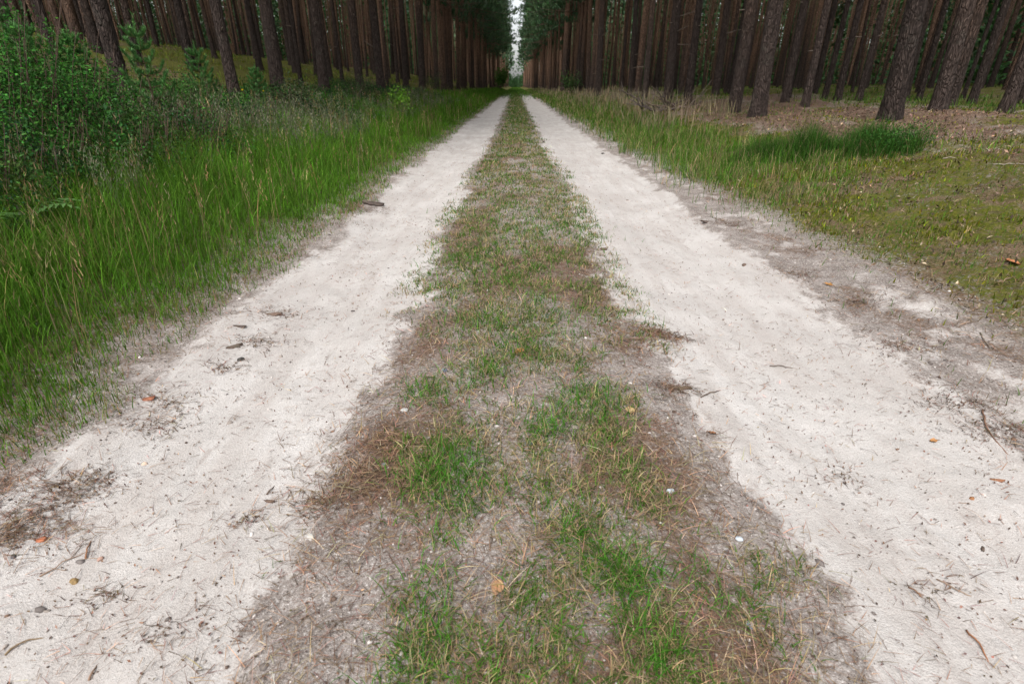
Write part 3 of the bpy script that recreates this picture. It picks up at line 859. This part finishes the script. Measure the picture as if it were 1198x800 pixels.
# how much of each trunk is seen past the nearer ones
order = sorted(range(len(spec)), key=lambda i: spec[i][1] * spec[i][1] + spec[i][0] ** 2)
cov = np.zeros(1400, bool)
seen = {}
for i in order:
    x, y, D, e, h = spec[i]
    dc = y * CT + .15
    if dc < .5: seen[i] = 0; continue
    c0 = (599 + (x / dc) * FPX + 4) * 1.0
    a = int(max(0, round(c0 - D / dc * FPX / 2))); b_ = int(min(1199, round(c0 + D / dc * FPX / 2)))
    if b_ < 0 or a > 1198: seen[i] = 0; continue
    b_ = max(b_, a + 1)
    seen[i] = int((~cov[a:b_]).sum()); cov[a:b_] = True
cand = [i for i in order if spec[i][4] < 0 and seen[i] > 0]
cand.sort(key=lambda i: (-seen[i], spec[i][1]))
edge_far = [i for i in order if spec[i][4] < 0 and spec[i][3] and i not in cand[:260] and spec[i][1] < 200]
chosen = [i for i in range(len(spec)) if spec[i][4] >= 0] + cand
chosen = chosen[:262]
chosen += [i for i in edge_far if i not in chosen][:300 - len(chosen)]
chosen = set(chosen)
print('trees', len(spec), 'visible candidates', len(cand), 'individual', len(chosen))

for i in sorted(chosen):
    x, y, D, e, h = spec[i]
    side = 'left' if x < 0 else 'right'
    if h >= 0:
        lean = heroes[h][3]
        make_tree(x, y, D, heroes[h][4], GL if x < 0 else GR, e, (0, lean), True, i, tone=.9 if 'orange' in heroes[h][4] else (.3 if 'grey' in heroes[h][4] or 'dark' in heroes[h][4] else .5), stubs=6 if D > .2 else 3)
    elif e:
        lab = ('distant pine in the front row lining the %s verge towards the vanishing point' % side)
        make_tree(x, y, D, lab, 'distant front row pines on the %s verge' % side, True, (0, 0), False, i)
    else:
        d = abs(x)
        if d < 10: lab, gr = 'slim pine a few rows back in the dense stand on the %s' % side, 'pines a few rows back in the %s stand' % side
        else: lab, gr = 'thin straight pine deep inside the dark stand on the %s' % side, 'pines deep inside the %s stand' % side
        make_tree(x, y, D, lab, gr, False, (r1.normal(0, .016), r1.normal(0, .016)), False, i)

# the rest of the wood, one mass
g = Geo(); gc = Geo()
FAR_Z = np.array([-.4, .3, 3, 7, 12, 20.])
rest = [i for i in range(len(spec)) if i not in chosen]
xs = np.array([spec[i][0] for i in rest]); ys = np.array([spec[i][1] for i in rest]); zs = terrain(xs, ys, False)
for x, y, z0, i in zip(xs, ys, zs, rest):
    Vt, q, c, _ = trunk_geo(spec[i][2] * 1.05, 21, 6, FAR_Z, 5000 + i, .12)
    g.add(Vt + np.array([x, y, z0]), q, None, c)
n = len(xs); dist = np.hypot(xs, ys)
kk = np.where(dist < 60, 60, 44)
idx = np.repeat(np.arange(n), kk)
u = rng.random(len(idx))
is_edge = np.array([spec[i][3] for i in rest])[idx]
basez = np.where(is_edge, 6.0, 9.5)
zz = basez + (21.5 - basez) * u
rr = np.where(is_edge, 3.6, 2.4) * (1 - u) ** .6 * rng.random(len(idx)) ** .5 + .1
th = rng.uniform(0, 6.28, len(idx))
P = np.stack([xs[idx] + np.cos(th) * rr, ys[idx] + np.sin(th) * rr, zs[idx] + zz], 1)
blades(g, P, rng.uniform(.5, 1.2, len(idx)), rng.uniform(.3, .6, len(idx)), th, rng.uniform(.5, 1.6, len(idx)), vary((.048, .092, .038), len(idx), .3, .1), 2, face=rng.uniform(0, 6.28, len(idx)))
# young spruces deep between the trunks and the low wood that closes the lane
ux, uy, uh = [], [], []
for k in range(900):
    sx = 1 if k % 5 < 3 else -1
    lx = r1.uniform(26 if sx > 0 else 45, 110); ly = r1.uniform(6, 170)
    ux.append(sx * lx); uy.append(ly); uh.append(r1.uniform(5, 10))
for k in range(520):
    sx = 1 if k % 2 else -1
    ux.append(sx * r1.uniform(16, 40)); uy.append(r1.uniform(70, 300)); uh.append(r1.uniform(8, 15))
for k in range(300):
    a = r1.uniform(-1.15, 1.15); d_ = r1.uniform(100, 135)
    if abs(math.sin(a) * d_) < 20: continue
    ux.append(math.sin(a) * d_); uy.append(math.cos(a) * d_); uh.append(r1.uniform(12, 20))
for k in range(150):
    ux.append(r1.uniform(-16, 16)); uy.append(r1.uniform(318, 352)); uh.append(r1.uniform(4, 7))
for k in range(460):
    a = r1.uniform(-1.15, 1.15); d_ = r1.uniform(125, 165)
    if abs(math.sin(a) * d_) < 20: continue
    ux.append(math.sin(a) * d_); uy.append(math.cos(a) * d_); uh.append(r1.uniform(11, 19))
ux, uy, uh = np.array(ux), np.array(uy), np.array(uh)
idx = np.repeat(np.arange(len(ux)), 220); u = rng.random(len(idx)) ** 1.3; th = rng.uniform(0, 6.28, len(idx))
rr = uh[idx] * .24 * (1 - u) * (.4 + .6 * rng.random(len(idx))) + .05
P2 = np.stack([ux[idx] + np.cos(th) * rr, uy[idx] + np.sin(th) * rr, terrain(ux, uy, False)[idx] + uh[idx] * u + .1], 1)
nv_tr = sum(len(v) for v in g.v[:-1])
blades(g, P2, rng.uniform(.4, .9, len(idx)), rng.uniform(.2, .4, len(idx)), th, rng.uniform(1.0, 1.8, len(idx)), vary((.050, .115, .036), len(idx), .3, .1), 2, face=rng.uniform(0, 6.28, len(idx)))
# trunks use bark, foliage uses needles: two material slots on one mass
wood = g.build('distant_forest', M_BARK, smooth=True)
wood.data.materials.append(M_NEEDLE)
first = np.empty(len(wood.data.polygons), np.int32)
ls_ = np.empty(len(wood.data.polygons), np.int32); wood.data.polygons.foreach_get('loop_start', ls_)
lv = np.empty(len(wood.data.loops), np.int32); wood.data.loops.foreach_get('vertex_index', lv)
wood.data.polygons.foreach_set('material_index', (lv[ls_] >= nv_tr).astype(np.int32))
tag(wood, 'innumerable further pines filling the depth of the forest on both sides', kind='stuff')

# ------------------------------------------------------------------ plants that stand out
def sapling(px, lat, hgt, label, seed):
    x, y, d = px_to_xy(px, lat)
    t = empty('pine_sapling', (x, y, tz(x, y)))
    tag(t, label, 'sapling', 'young pines on the left bank')
    r0 = np.random.default_rng(seed)
    s = Geo(); pts = np.array([[0, 0, -.05], [.01, 0, hgt * .35], [.0, .015, hgt * .7], [.01, 0, hgt]])
    tube(s, pts, [.012, .010, .006, .003], 6, (.13, .10, .06))
    f = Geo()
    def shoot(p0, p1, n, L):
        ts = r0.random(n)[:, None]; P = p0 + (p1 - p0) * ts
        ax = math.atan2(p1[1] - p0[1], p1[0] - p0[0] + 1e-6)
        blades(f, P, r0.uniform(.6, 1.2, n) * L, np.full(n, .009), r0.uniform(0, 6.28, n), r0.uniform(.25, 1.1, n), vary((.085, .205, .055), n, .25, .08), 2)
    nz = 7
    for k in range(nz):
        zz = hgt * (.22 + .70 * k / nz)
        L = min(hgt, .9) * .36 * (1 - .72 * k / nz)
        for j in range(5):
            a = j * 1.257 + k * .6 + r0.normal(0, .2)
            p0 = np.array([0, 0, zz]); mid = p0 + np.array([math.cos(a), math.sin(a), .25]) * L * .6
            p1 = mid + np.array([math.cos(a) * .45, math.sin(a) * .45, .75]) * L * .55
            tube(s, np.array([p0, mid, p1]), [.005, .004, .002], 4, (.15, .13, .06))
            shoot(p0 + (mid - p0) * .25, mid, 60, .06); shoot(mid, p1, 70, .065)
    shoot(np.array([0, 0, hgt * .7]), np.array([.01, 0, hgt]), 60, .06)
    s.build('stem', M_WOOD, t); f.build('foliage', M_NEEDLE, t)
sapling(190, -3.85, 1.15, 'small young pine with upright light shoots in front of the thick dark pine', 1)
sapling(35, -4.5, 1.25, 'tallest young pine in the upper left corner with long bright shoots', 2)
sapling(243, -4.5, .95, 'little young pine beside the dandelions, growing up through the undergrowth', 3)
sapling(5, -4.2, 1.1, 'young pine cut off by the left border of the photo', 4)

sapling(305, -4.6, .75, 'low young pine just right of the dandelions among dusky shrubs', 7)
sapling(65, -4.2, 1.05, 'slim young pine between the tallest sapling and the thick dark pine', 5)
sapling(110, -4.5, .9, 'low bushy young pine in front of the thick dark pine at the left', 6)

def leafy_plant(name, x, y, hgt, rad, n, L, col, label, cat, ns=7, group=None):
    t = empty(name, (x, y, tz(x, y))); tag(t, label, cat, group)
    s = Geo(); f = Geo()
    for k in range(ns):
        a = rng.uniform(0, 6.28); r_ = rad * rng.uniform(.2, .9)
        top = np.array([math.cos(a) * r_, math.sin(a) * r_, hgt * rng.uniform(.6, 1.0)])
        pts = np.outer(np.linspace(0, 1, 5) ** .8, top) + rng.normal(0, rad * .04, (5, 3)); pts[0] = (0, 0, -.04); 
        tube(s, pts, np.linspace(.012, .003, 5) * max(1, hgt / 1.2), 5, (.11, .085, .06))
        m = n // ns
        tt = .25 + .75 * rng.random(m)
        P = np.stack([np.interp(tt, np.linspace(0, 1, 5), pts[:, i]) for i in range(3)], 1) + rng.normal(0, rad * .22, (m, 3))
        P[:, 2] = np.maximum(P[:, 2], .02)
        leaves(f, P, L * rng.uniform(.6, 1.3, m), L * .6, vary(col, m, .25, .1), up=.9)
    s.build('stem', M_WOOD, t); f.build('foliage', M_LEAF, t)
    return t
x, y = ground_at(468, 138)
leafy_plant('leafy_bush', x, y, .68, .36, 700, .075, (.15, .30, .035), 'pale green broadleaved bush on the left verge in front of the pines', 'bush')
x, y, d = px_to_xy(150, -3.5)
leafy_plant('oak_seedling', x, y, .55, .13, 90, .06, (.09, .23, .075), 'small bluish green seedling with broad leaves standing in the left undergrowth', 'seedling', 4)
x, y, d = px_to_xy(585, -3.0)
leafy_plant('roadside_shrub', x, y, 3.9, 1.9, 1500, .30, (.075, .18, .03), 'bright green rounded shrub far down the left verge near the vanishing point', 'shrub', 12)
x, y, d = px_to_xy(667, 4.1)
leafy_plant('low_shrub', x, y, 1.5, .8, 500, .16, (.06, .11, .035), 'small dull green shrub at the foot of the farthest large dark pine', 'shrub', 8)
for (px, lat, hg, rd, lb) in ((505, -4.5, 1.0, .65, 'dark olive shrub at the foot of the grey slim pine on the left'), (413, -4.3, .6, .5, 'low dark shrub in front of the straight pine left of the pale bush'),
                      (345, -4.1, .6, .5, 'dusky low shrub in front of the stout pine beyond the dandelions')):
    x, y, d = px_to_xy(px, lat)
    leafy_plant('dark_shrub', x, y, hg, rd, 900, .05, (.050, .075, .030), lb, 'shrub', 12, 'dark shrubs along the left pines')

def fern(px, py, label):
    x, y = ground_at(px, py + 70)
    t = empty('fern', (x, y, tz(x, y))); tag(t, label, 'fern')
    for k in range(6):
        a = k * 1.05 + rng.normal(0, .2); L = .42; g2 = Geo()
        ts = np.linspace(0, 1, 12); d = np.array([math.cos(a), math.sin(a), 0])
        pts = np.outer(ts * .8, d * L); pts[:, 2] = L * (1.1 * ts - .75 * ts ** 2)
        tube(g2, pts, np.linspace(.003, .001, 12), 3, (.12, .18, .06))
        sd = np.array([-d[1], d[0], 0])
        for j in range(1, 12):
            for s_ in (-1, 1):
                w_ = .11 * math.sin(ts[j] * 3.0) + .012
                p = pts[j]; e_ = p + sd * s_ * w_ + d * .03 + np.array([0, 0, -.01]); o_ = d * .014
                g2.add(np.array([p - o_, p + o_, e_ + o_ * .2]), None, np.array([[0, 1, 2]]), (.10, .20, .06))
        g2.build('frond', M_LEAF, t)
fern(22, 205, 'pale green fern fronds low in the grass at the left border')

def dandelion(px, lat, hgt, label):
    x, y, d = px_to_xy(px, lat); t = empty('dandelion', (x, y, tz(x, y))); tag(t, label, 'flower', 'yellow flowers in the left undergrowth')
    s = Geo(); tube(s, [[0, 0, -.02], [.01, 0, hgt * .5], [.02, -.01, hgt]], [.004, .003, .003], 5, (.11, .2, .05)); s.build('stem', M_LEAF, t)
    h_ = Geo(); k = 46; a = rng.uniform(0, 6.28, k)
    blades(h_, np.tile([[.02, -.01, hgt]], (k, 1)), rng.uniform(.018, .034, k), np.full(k, .009), a, rng.uniform(.2, 1.45, k), vary((.75, .55, .01), k, .08, .03), 2)
    h_.build('petals', M_LEAF, t)
dandelion(289, -4.0, .46, 'bigger yellow dandelion bloom in front of the dark pine, closer to the saplings')
dandelion(312, -4.05, .46, 'smaller yellow dandelion bloom in front of the stout pine')

# low dark green tussock on the right verge
def tussock():
    a = np.array(ground_at(852, 188)); b_ = np.array(ground_at(1062, 180)); c0 = (a + b_) / 2
    x0, y0 = c0; ax = (b_ - a) / 2; nr = np.array([-ax[1], ax[0]]); nr = nr / np.linalg.norm(nr)
    t = empty('grass_tussock', (x0, y0, tz(x0, y0))); tag(t, 'wide low dark green tussock on the right verge below the brown litter', 'grass tussock')
    g2 = Geo(); k = 15000
    u = rng.uniform(-1.1, 1.1, k); v = rng.normal(0, .19, k) + .12
    bump = (.25 + 1.7 * fbm(u * 4.5 + 5, v * 3, 131, 3)) * (1 - .25 * np.abs(u) ** 2)
    kp = rng.random(k) < sstep(.25, .5, fbm(u * 3.5, v * 4, 133, 3)) * (1.1 - np.abs(u) ** 3 * .8)
    u, v, bump = u[kp], v[kp], bump[kp]; k = len(u)
    bx = ax[0] * u + nr[0] * v; by = ax[1] * u + nr[1] * v
    P = np.stack([bx, by, terrain(bx + x0, by + y0) - tz(x0, y0) - .01], 1)
    c = vary((.036, .095, .012), k, .35, .08); d_ = rng.random(k) < .08; c[d_] = vary((.22, .17, .09), d_.sum(), .3)
    blades(g2, P, .24 * bump * rng.uniform(.4, 1.3, k), np.full(k, .0055), rng.uniform(0, 6.28, k), np.abs(rng.normal(.5, .4, k)), c, 3)
    g2.build('blades', M_GRASS, t)
    g3 = Geo(); n = 1500
    u = rng.normal(.75, .16, n); v = rng.normal(.1, .13, n)
    bx = ax[0] * u + nr[0] * v; by = ax[1] * u + nr[1] * v
    P = np.stack([bx, by, terrain(bx + x0, by + y0) - tz(x0, y0) + .24 * rng.random(n) ** .6], 1)
    leaves(g3, P, rng.uniform(.015, .04, n), .012, vary((.040, .115, .02), n, .3, .1)); g3.build('foliage', M_LEAF, t)
tussock()

# heap of dead branches on the right
def branch_heap():
    x0, y0, d = px_to_xy(783, 4.15)
    t = empty('branch_heap', (x0, y0, tz(x0, y0))); tag(t, 'heap of grey dead branches stacked against the pines on the right', 'branch heap')
    for k in range(22):
        L = rng.uniform(.45, 1.0); a = rng.normal(2.6, .8); tilt = rng.uniform(.05, .8)
        c = np.array([rng.normal(0, .32), rng.normal(0, .3), .03])
        d3 = np.array([math.cos(a) * math.cos(tilt), math.sin(a) * math.cos(tilt), math.sin(tilt)])
        if k % 3 == 0: d3[0] *= -1
        ts = np.linspace(0, 1, 7)
        pts = c + np.outer(ts, d3 * L) + np.cumsum(rng.normal(0, .035, (7, 3)), 0); pts[:, 2] = np.maximum(pts[:, 2], .02)
        g2 = Geo(); col = vary((.115, .09, .075), 1, .3, .05)[0]
        tube(g2, pts, np.linspace(.026, .008, 7), 6, col, .06)
        for m in range(3):
            j = rng.integers(2, 6); dd = d3 + rng.normal(0, .6, 3); dd[2] = abs(dd[2])
            tube(g2, pts[j] + np.outer(np.linspace(0, 1, 4), dd * rng.uniform(.12, .3)), [.011, .009, .007, .004], 5, col)
        g2.build('branch', M_WOOD, t)
branch_heap()

# ------------------------------------------------------------------ single stones, leaves, twigs, bark on the track
def rock(px, py, wpx, col, label, flat=.6, seed=0, name='stone', cat='stone', group='stones lying on the track'):
    x, y = ground_at(px, py); dc = y * CT + (CAM_H) * ST
    s = .85 * wpx * dc / FPX / 2
    r0 = np.random.default_rng(seed)
    import bmesh
    bm = bmesh.new(); bmesh.ops.create_icosphere(bm, subdivisions=3, radius=1)
    ax = r0.normal(0, 1, (9, 3)); ax /= np.linalg.norm(ax, axis=1)[:, None]; cut = r0.uniform(.62, .9, 9)
    for v in bm.verts:
        p = np.array(v.co)
        for a, c_ in zip(ax, cut):
            e = p @ a - c_
            if e > 0: p = p - a * e
        p = p * (1 + .05 * math.sin(p[0] * 9 + seed) * math.sin(p[1] * 11))
        v.co = Vector((p[0] * s * 1.1, p[1] * s * .85, p[2] * s * flat))
    me = bpy.data.meshes.new(name); bm.to_mesh(me); bm.free()
    a = me.color_attributes.new('tint', 'FLOAT_COLOR', 'POINT')
    cc = vary(col, len(me.vertices), .08, .02); a.data.foreach_set('color', np.concatenate([cc, np.ones((len(cc), 1))], 1).astype(np.float32).ravel())
    me.materials.append(M_STONE); me.polygons.foreach_set('use_smooth', np.ones(len(me.polygons), bool))
    o = bpy.data.objects.new(name, me); COL.objects.link(o)
    o.location = (x, y, tz(x, y) + s * flat * .15); o.rotation_euler[2] = r0.uniform(0, 6.28)
    tag(o, label, cat, group)
rock(473, 481, 11, (.46, .45, .44), 'white stone at the left edge of the grassy strip', seed=1)
rock(785, 574, 11, (.44, .49, .53), 'bluish white stone on the grey soil right of the grassy strip', seed=2)
rock(878, 731, 12, (.20, .23, .28), 'slate blue round stone near the right wheel rut at the bottom', .8, seed=3)
rock(620, 519, 12, (.17, .17, .20), 'flat dark slate stone in the grass of the middle strip', .35, seed=4)
rock(638, 370, 17, (.20, .20, .22), 'flat grey slate stone farther up the middle strip', .3, seed=5)
rock(844, 681, 12, (.12, .065, .055), 'dark red brown stone beside the tuft on the right of the strip', seed=6)
rock(364, 630, 12, (.48, .46, .42), 'white stone on the grey soil between left rut and strip', .5, seed=7)
rock(86, 683, 13, (.26, .17, .07), 'yellow brown stone on the left wheel rut', .7, seed=8)
rock(47, 635, 12, (.38, .13, .06), 'orange red brick crumb at the left border of the left rut', .6, seed=9)
rock(33, 625, 9, (.5, .49, .47), 'white chip beside the orange brick crumb', .4, seed=10)
rock(117, 657, 9, (.35, .22, .17), 'pinkish pebble beside two dark pebbles on the left rut', .7, seed=11)
rock(93, 660, 11, (.15, .13, .12), 'dark grey pebble beside the pinkish one on the left rut', .7, seed=12)
rock(282, 422, 10, (.05, .045, .04), 'black lump on the outer side of the left rut', .7, seed=13)
rock(521, 434, 10, (.16, .17, .22), 'blue grey pebble at the left margin of the strip', .5, seed=14)
rock(168, 545, 9, (.55, .42, .32), 'cream pebble by the small grass tuft on the left rut', .6, seed=15)
rock(865, 630, 10, (.46, .51, .56), 'pale blue chip close to the right wheel rut', .4, seed=16)
rock(450, 545, 9, (.22, .21, .23), 'grey pebble on the brown needles left of the strip', .6, seed=17)
rock(14, 655, 9, (.10, .09, .09), 'dark pebble at the very left border below the brick crumb', .7, seed=18)
rock(706, 292, 9, (.10, .07, .05), 'dark earth lump at the inner side of the right rut', .7, seed=19)
rock(636, 167, 4, (.07, .055, .045), 'dark cone-sized lump far up the right rut', .7, seed=20)
rock(870, 310, 8, (.13, .09, .07), 'brown lump at the outer side of the right rut', .6, seed=21)
rock(705, 180, 5, (.06, .05, .04), 'small dark lump on the outer border of the far right rut', .6, seed=22)

def dead_leaf(px, py, lpx, col, label, curl=.35, seed=0):
    x, y = ground_at(px, py); dc = y * CT + CAM_H * ST; L = lpx * dc / FPX
    r0 = np.random.default_rng(seed)
    nu, nv = 9, 5; Vl = []
    for i in range(nu):
        u = i / (nu - 1); w_ = .33 * math.sin(math.pi * min(u * .96 + .03, 1)) ** .8
        for j in range(nv):
            v = (j / (nv - 1) - .5) * 2
            Vl.append((L * (u - .5), L * w_ * v, L * (.05 + curl * (.55 * w_ * v * v + .25 * (u - .4) ** 2)) + .002 * r0.normal()))
    q = [(i * nv + j, i * nv + j + 1, (i + 1) * nv + j + 1, (i + 1) * nv + j) for i in range(nu - 1) for j in range(nv - 1)]
    t = empty('fallen_leaf', (x, y, tz(x, y) + .004), (r0.normal(0, .15), r0.normal(0, .15), r0.uniform(0, 6.28))); tag(t, label, 'leaf', 'single fallen leaves')
    mesh_obj('blade', np.array(Vl), quads=np.array(q), cols=vary(col, len(Vl), .1, .04), mat=M_DRY, parent=t, smooth=True)
    g2 = Geo(); tube(g2, [[-.5 * L, 0, .05 * L], [-.68 * L, .03 * L, .08 * L], [-.8 * L, .05 * L, .05 * L]], .0012 + .004 * L, 4, np.array(col) * .7); g2.build('stalk', M_DRY, t)
dead_leaf(608, 412, 15, (.42, .17, .06), 'small orange dead leaf in the middle of the grassy strip', seed=1)
dead_leaf(583, 690, 22, (.36, .20, .11), 'tan dead leaf lying on the strip near the bottom', seed=2)
dead_leaf(1181, 308, 15, (.36, .15, .07), 'curled orange leaf in the moss at the right border', .7, seed=3)
dead_leaf(968, 333, 9, (.30, .15, .05), 'rusty leaf scrap among thin grass on the right verge', seed=4)
dead_leaf(737, 481, 16, (.42, .30, .15), 'straw coloured dead leaf at the right margin of the strip', seed=5)
dead_leaf(832, 507, 10, (.25, .12, .06), 'brown leaf scrap on grey soil right of the strip', seed=6)
dead_leaf(1090, 515, 9, (.30, .15, .06), 'small amber leaf on the outer side of the right rut', seed=7)

def bark_chip(px, py, wpx, ang, col, label, seed=0, ratio=.45):
    x, y = ground_at(px, py); dc = y * CT + CAM_H * ST; L = .72 * wpx * dc / FPX
    r0 = np.random.default_rng(seed)
    n_ = 18; th = np.linspace(0, 2 * np.pi, n_, endpoint=False); rr = (np.abs(np.cos(th)) ** 3.2 + np.abs(np.sin(th)) ** 3.2) ** (-1 / 3.2) * (.92 + r0.normal(0, .13, n_))
    ox, oy = np.cos(th) * rr * L / 2, np.sin(th) * rr * L / 2 * ratio
    h = max(.004, L * .07); bend = L * .10
    zt = bend * (1 - (2 * oy / (L * ratio + 1e-6)) ** 2) + h
    Vb = np.concatenate([np.stack([ox, oy, zt], 1), np.stack([ox * .96, oy * .96, zt - h * 1.1], 1), [[0, 0, bend + h * 1.2], [0, 0, bend]]])
    q = [(i, n_ + i, n_ + (i + 1) % n_, (i + 1) % n_) for i in range(n_)]
    t = [(i, (i + 1) % n_, 2 * n_) for i in range(n_)] + [(n_ + (i + 1) % n_, n_ + i, 2 * n_ + 1) for i in range(n_)]
    o = mesh_obj('bark_chip', Vb, quads=np.array(q), tris=np.array(t), cols=vary(col, len(Vb), .12, .04), mat=M_DRY)
    o.location = (x, y, tz(x, y) - .003); o.rotation_euler = (r0.normal(0, .12), r0.normal(0, .12), ang)
    tag(o, label, 'bark chip', 'bark chips on the track')
bark_chip(575, 765, 38, .1, (.17, .13, .12), 'large flat grey bark chip at the bottom of the strip', 1, .5)
bark_chip(173, 468, 24, .2, (.24, .10, .06), 'reddish bark chip on the outer side of the left rut', 2, .6)
bark_chip(316, 588, 17, -.2, (.13, .085, .07), 'dark curled bark chip in the left wheel rut', 3)
bark_chip(274, 407, 26, .5, (.10, .075, .06), 'dark bark chip above the black lump on the left rut', 4)
bark_chip(322, 369, 28, .1, (.13, .09, .07), 'long brown bark chip farther up the left rut', 5, .35)
bark_chip(435, 240, 34, .2, (.08, .06, .05), 'dark slab of bark at the grass edge of the left rut', 6, .4)
bark_chip(1165, 560, 22, -.4, (.24, .11, .06), 'red brown bark sliver on the right rut', 7, .3)
bark_chip(1135, 581, 10, .7, (.27, .13, .06), 'tiny amber bark flake on the right rut', 8, .7)
bark_chip(825, 260, 20, .3, (.09, .065, .055), 'dark bark chip on the grey margin of the right rut', 9, .5)
bark_chip(798, 455, 40, .15, (.10, .07, .05), 'long dark bark strip crossing from strip to right rut', 10, .22)
bark_chip(1148, 640, 13, .9, (.12, .09, .07), 'dark bark flake low on the right rut', 11, .4)
bark_chip(280, 383, 20, .1, (.08, .06, .05), 'small dark bark chip at the edge of the left verge grass', 12, .45)

def twig(px0, py0, px1, py1, rad, col, label, seed=0, fork=False):
    a = np.array(ground_at(px0, py0)); b_ = np.array(ground_at(px1, py1))
    r0 = np.random.default_rng(seed); c0 = (a + b_) / 2; rad = rad * .62
    ts = np.linspace(0, 1, 9); P = a + np.outer(ts, b_ - a)
    nrm = np.array([-(b_ - a)[1], (b_ - a)[0]]); P = P + np.outer(np.sin(ts * 3.14) * r0.normal(0, .08) + r0.normal(0, .012, 9), nrm)
    z = terrain(P[:, 0], P[:, 1]); z0 = tz(*c0)
    pts = np.stack([P[:, 0] - c0[0], P[:, 1] - c0[1], z - z0 + rad * .9 + .004 * np.sin(ts * 5)], 1)
    g2 = Geo(); tube(g2, pts, np.linspace(rad, rad * .5, 9), 6, col, .08)
    if fork:
        d = (pts[6] - pts[4]); d = d / np.linalg.norm(d); s_ = np.array([-d[1], d[0], .05]); L = np.linalg.norm(b_ - a) * .3
        tube(g2, pts[4] + np.outer(np.linspace(0, 1, 4), (d + s_) * L), [rad * .6, rad * .5, rad * .4, rad * .3], 5, col)
    o = g2.build('twig', M_WOOD, smooth=True); o.location = (c0[0], c0[1], z0); tag(o, label, 'twig', 'twigs on the track')
twig(100, 657, 108, 630, .004, (.22, .11, .06), 'rust brown twig standing crosswise above the pinkish pebble', 1)
twig(45, 678, 118, 640, .0028, (.25, .17, .12), 'long thin pale twig running beside the dark pebbles on the left rut', 2, True)
twig(5, 770, 60, 748, .0035, (.20, .14, .08), 'brown twig in the bottom left corner', 3)
twig(104, 800, 114, 778, .004, (.20, .13, .09), 'short twig at the bottom border of the left rut', 4)
twig(312, 580, 322, 566, .0035, (.12, .085, .065), 'short dark twig above the curled bark chip', 5)
twig(1128, 735, 1157, 778, .004, (.26, .12, .06), 'long rust brown twig low on the right rut', 6)
twig(1062, 685, 1082, 700, .0035, (.22, .12, .07), 'reddish twig in the middle of the right rut', 7, True)
twig(1094, 675, 1152, 697, .0028, (.25, .18, .13), 'thin pale twig bending across the right rut', 8)
twig(900, 428, 938, 430, .004, (.14, .11, .09), 'straight grey twig across the upper right rut', 9)
twig(1148, 478, 1178, 530, .005, (.18, .10, .065), 'brown twig along the outer margin of the right rut', 10)
twig(1143, 388, 1160, 412, .0045, (.16, .13, .10), 'thin bent stem on the grey margin of the right verge', 11)
twig(1150, 175, 1190, 173, .010, (.40, .35, .28), 'pale bleached stick on the mossy bank at the right', 12)
twig(1160, 192, 1196, 194, .009, (.36, .31, .25), 'second bleached stick just below the first on the mossy bank', 13)
twig(1100, 186, 1118, 186, .009, (.30, .25, .19), 'short pale stick right of the dark green tussock', 14)
twig(560, 750, 600, 800, .003, (.40, .33, .25), 'pale straw twig curving past the large flat bark chip', 15)
twig(820, 465, 846, 452, .004, (.12, .09, .07), 'dark twig leaning out over the right rut beside the bark strip', 16)
twig(1028, 160, 1046, 163, .010, (.30, .27, .21), 'pale stick at the right end of the tussock', 17)

# ------------------------------------------------------------------ light, sky, camera
w = bpy.data.worlds.new('World'); scene.world = w; w.use_nodes = True
nt = w.node_tree; nt.nodes.clear(); b = NB(nt)
SUN_EL, SUN_AZ = R(58), R(200)
sky = b.node('ShaderNodeTexSky', sky_type='NISHITA'); sky.sun_disc = False
sky.sun_elevation = SUN_EL; sky.sun_rotation = SUN_AZ; sky.dust_density = 3.0; sky.air_density = 1.0
hs = b.node('ShaderNodeHueSaturation'); hs.inputs['Saturation'].default_value = .25
nt.links.new(sky.outputs[0], hs.inputs['Color'])
bg = b.node('ShaderNodeBackground'); bg.inputs['Strength'].default_value = .118
nt.links.new(hs.outputs[0], bg.inputs['Color'])
out = b.node('ShaderNodeOutputWorld'); nt.links.new(bg.outputs[0], out.inputs[0])

sd = bpy.data.lights.new('sun', 'SUN'); sd.energy = 1.5; sd.angle = R(22); sd.color = (1, .985, .96)
so = bpy.data.objects.new('sun', sd); COL.objects.link(so)
dirv = Vector((math.sin(SUN_AZ) * math.cos(SUN_EL), math.cos(SUN_AZ) * math.cos(SUN_EL), math.sin(SUN_EL)))
so.rotation_euler = dirv.to_track_quat('Z', 'Y').to_euler()

cd = bpy.data.cameras.new('camera'); cam = bpy.data.objects.new('camera', cd); COL.objects.link(cam)
cd.sensor_width = 36; cd.lens = 36 * FPX / 1198; cd.clip_start = .05; cd.clip_end = 2000
cam.location = (0, 0, CAM_H); cam.rotation_euler = (math.pi / 2 - TILT, 0, (VPX - 599) / FPX / CT * .9)
cd.dof.use_dof = True; cd.dof.focus_distance = 2.6; cd.dof.aperture_fstop = 5.0
scene.camera = cam

scene.view_settings.view_transform = 'Standard'; scene.view_settings.look = 'None'
scene.view_settings.exposure = 1.11; scene.view_settings.gamma = 1
scene.view_settings.use_curve_mapping = False
scene.render.engine = 'CYCLES'
scene.cycles.max_bounces = 5; scene.cycles.diffuse_bounces = 4; scene.cycles.transmission_bounces = 3; scene.cycles.glossy_bounces = 2
scene.cycles.caustics_reflective = False; scene.cycles.caustics_refractive = False
scene.cycles.use_denoising = True
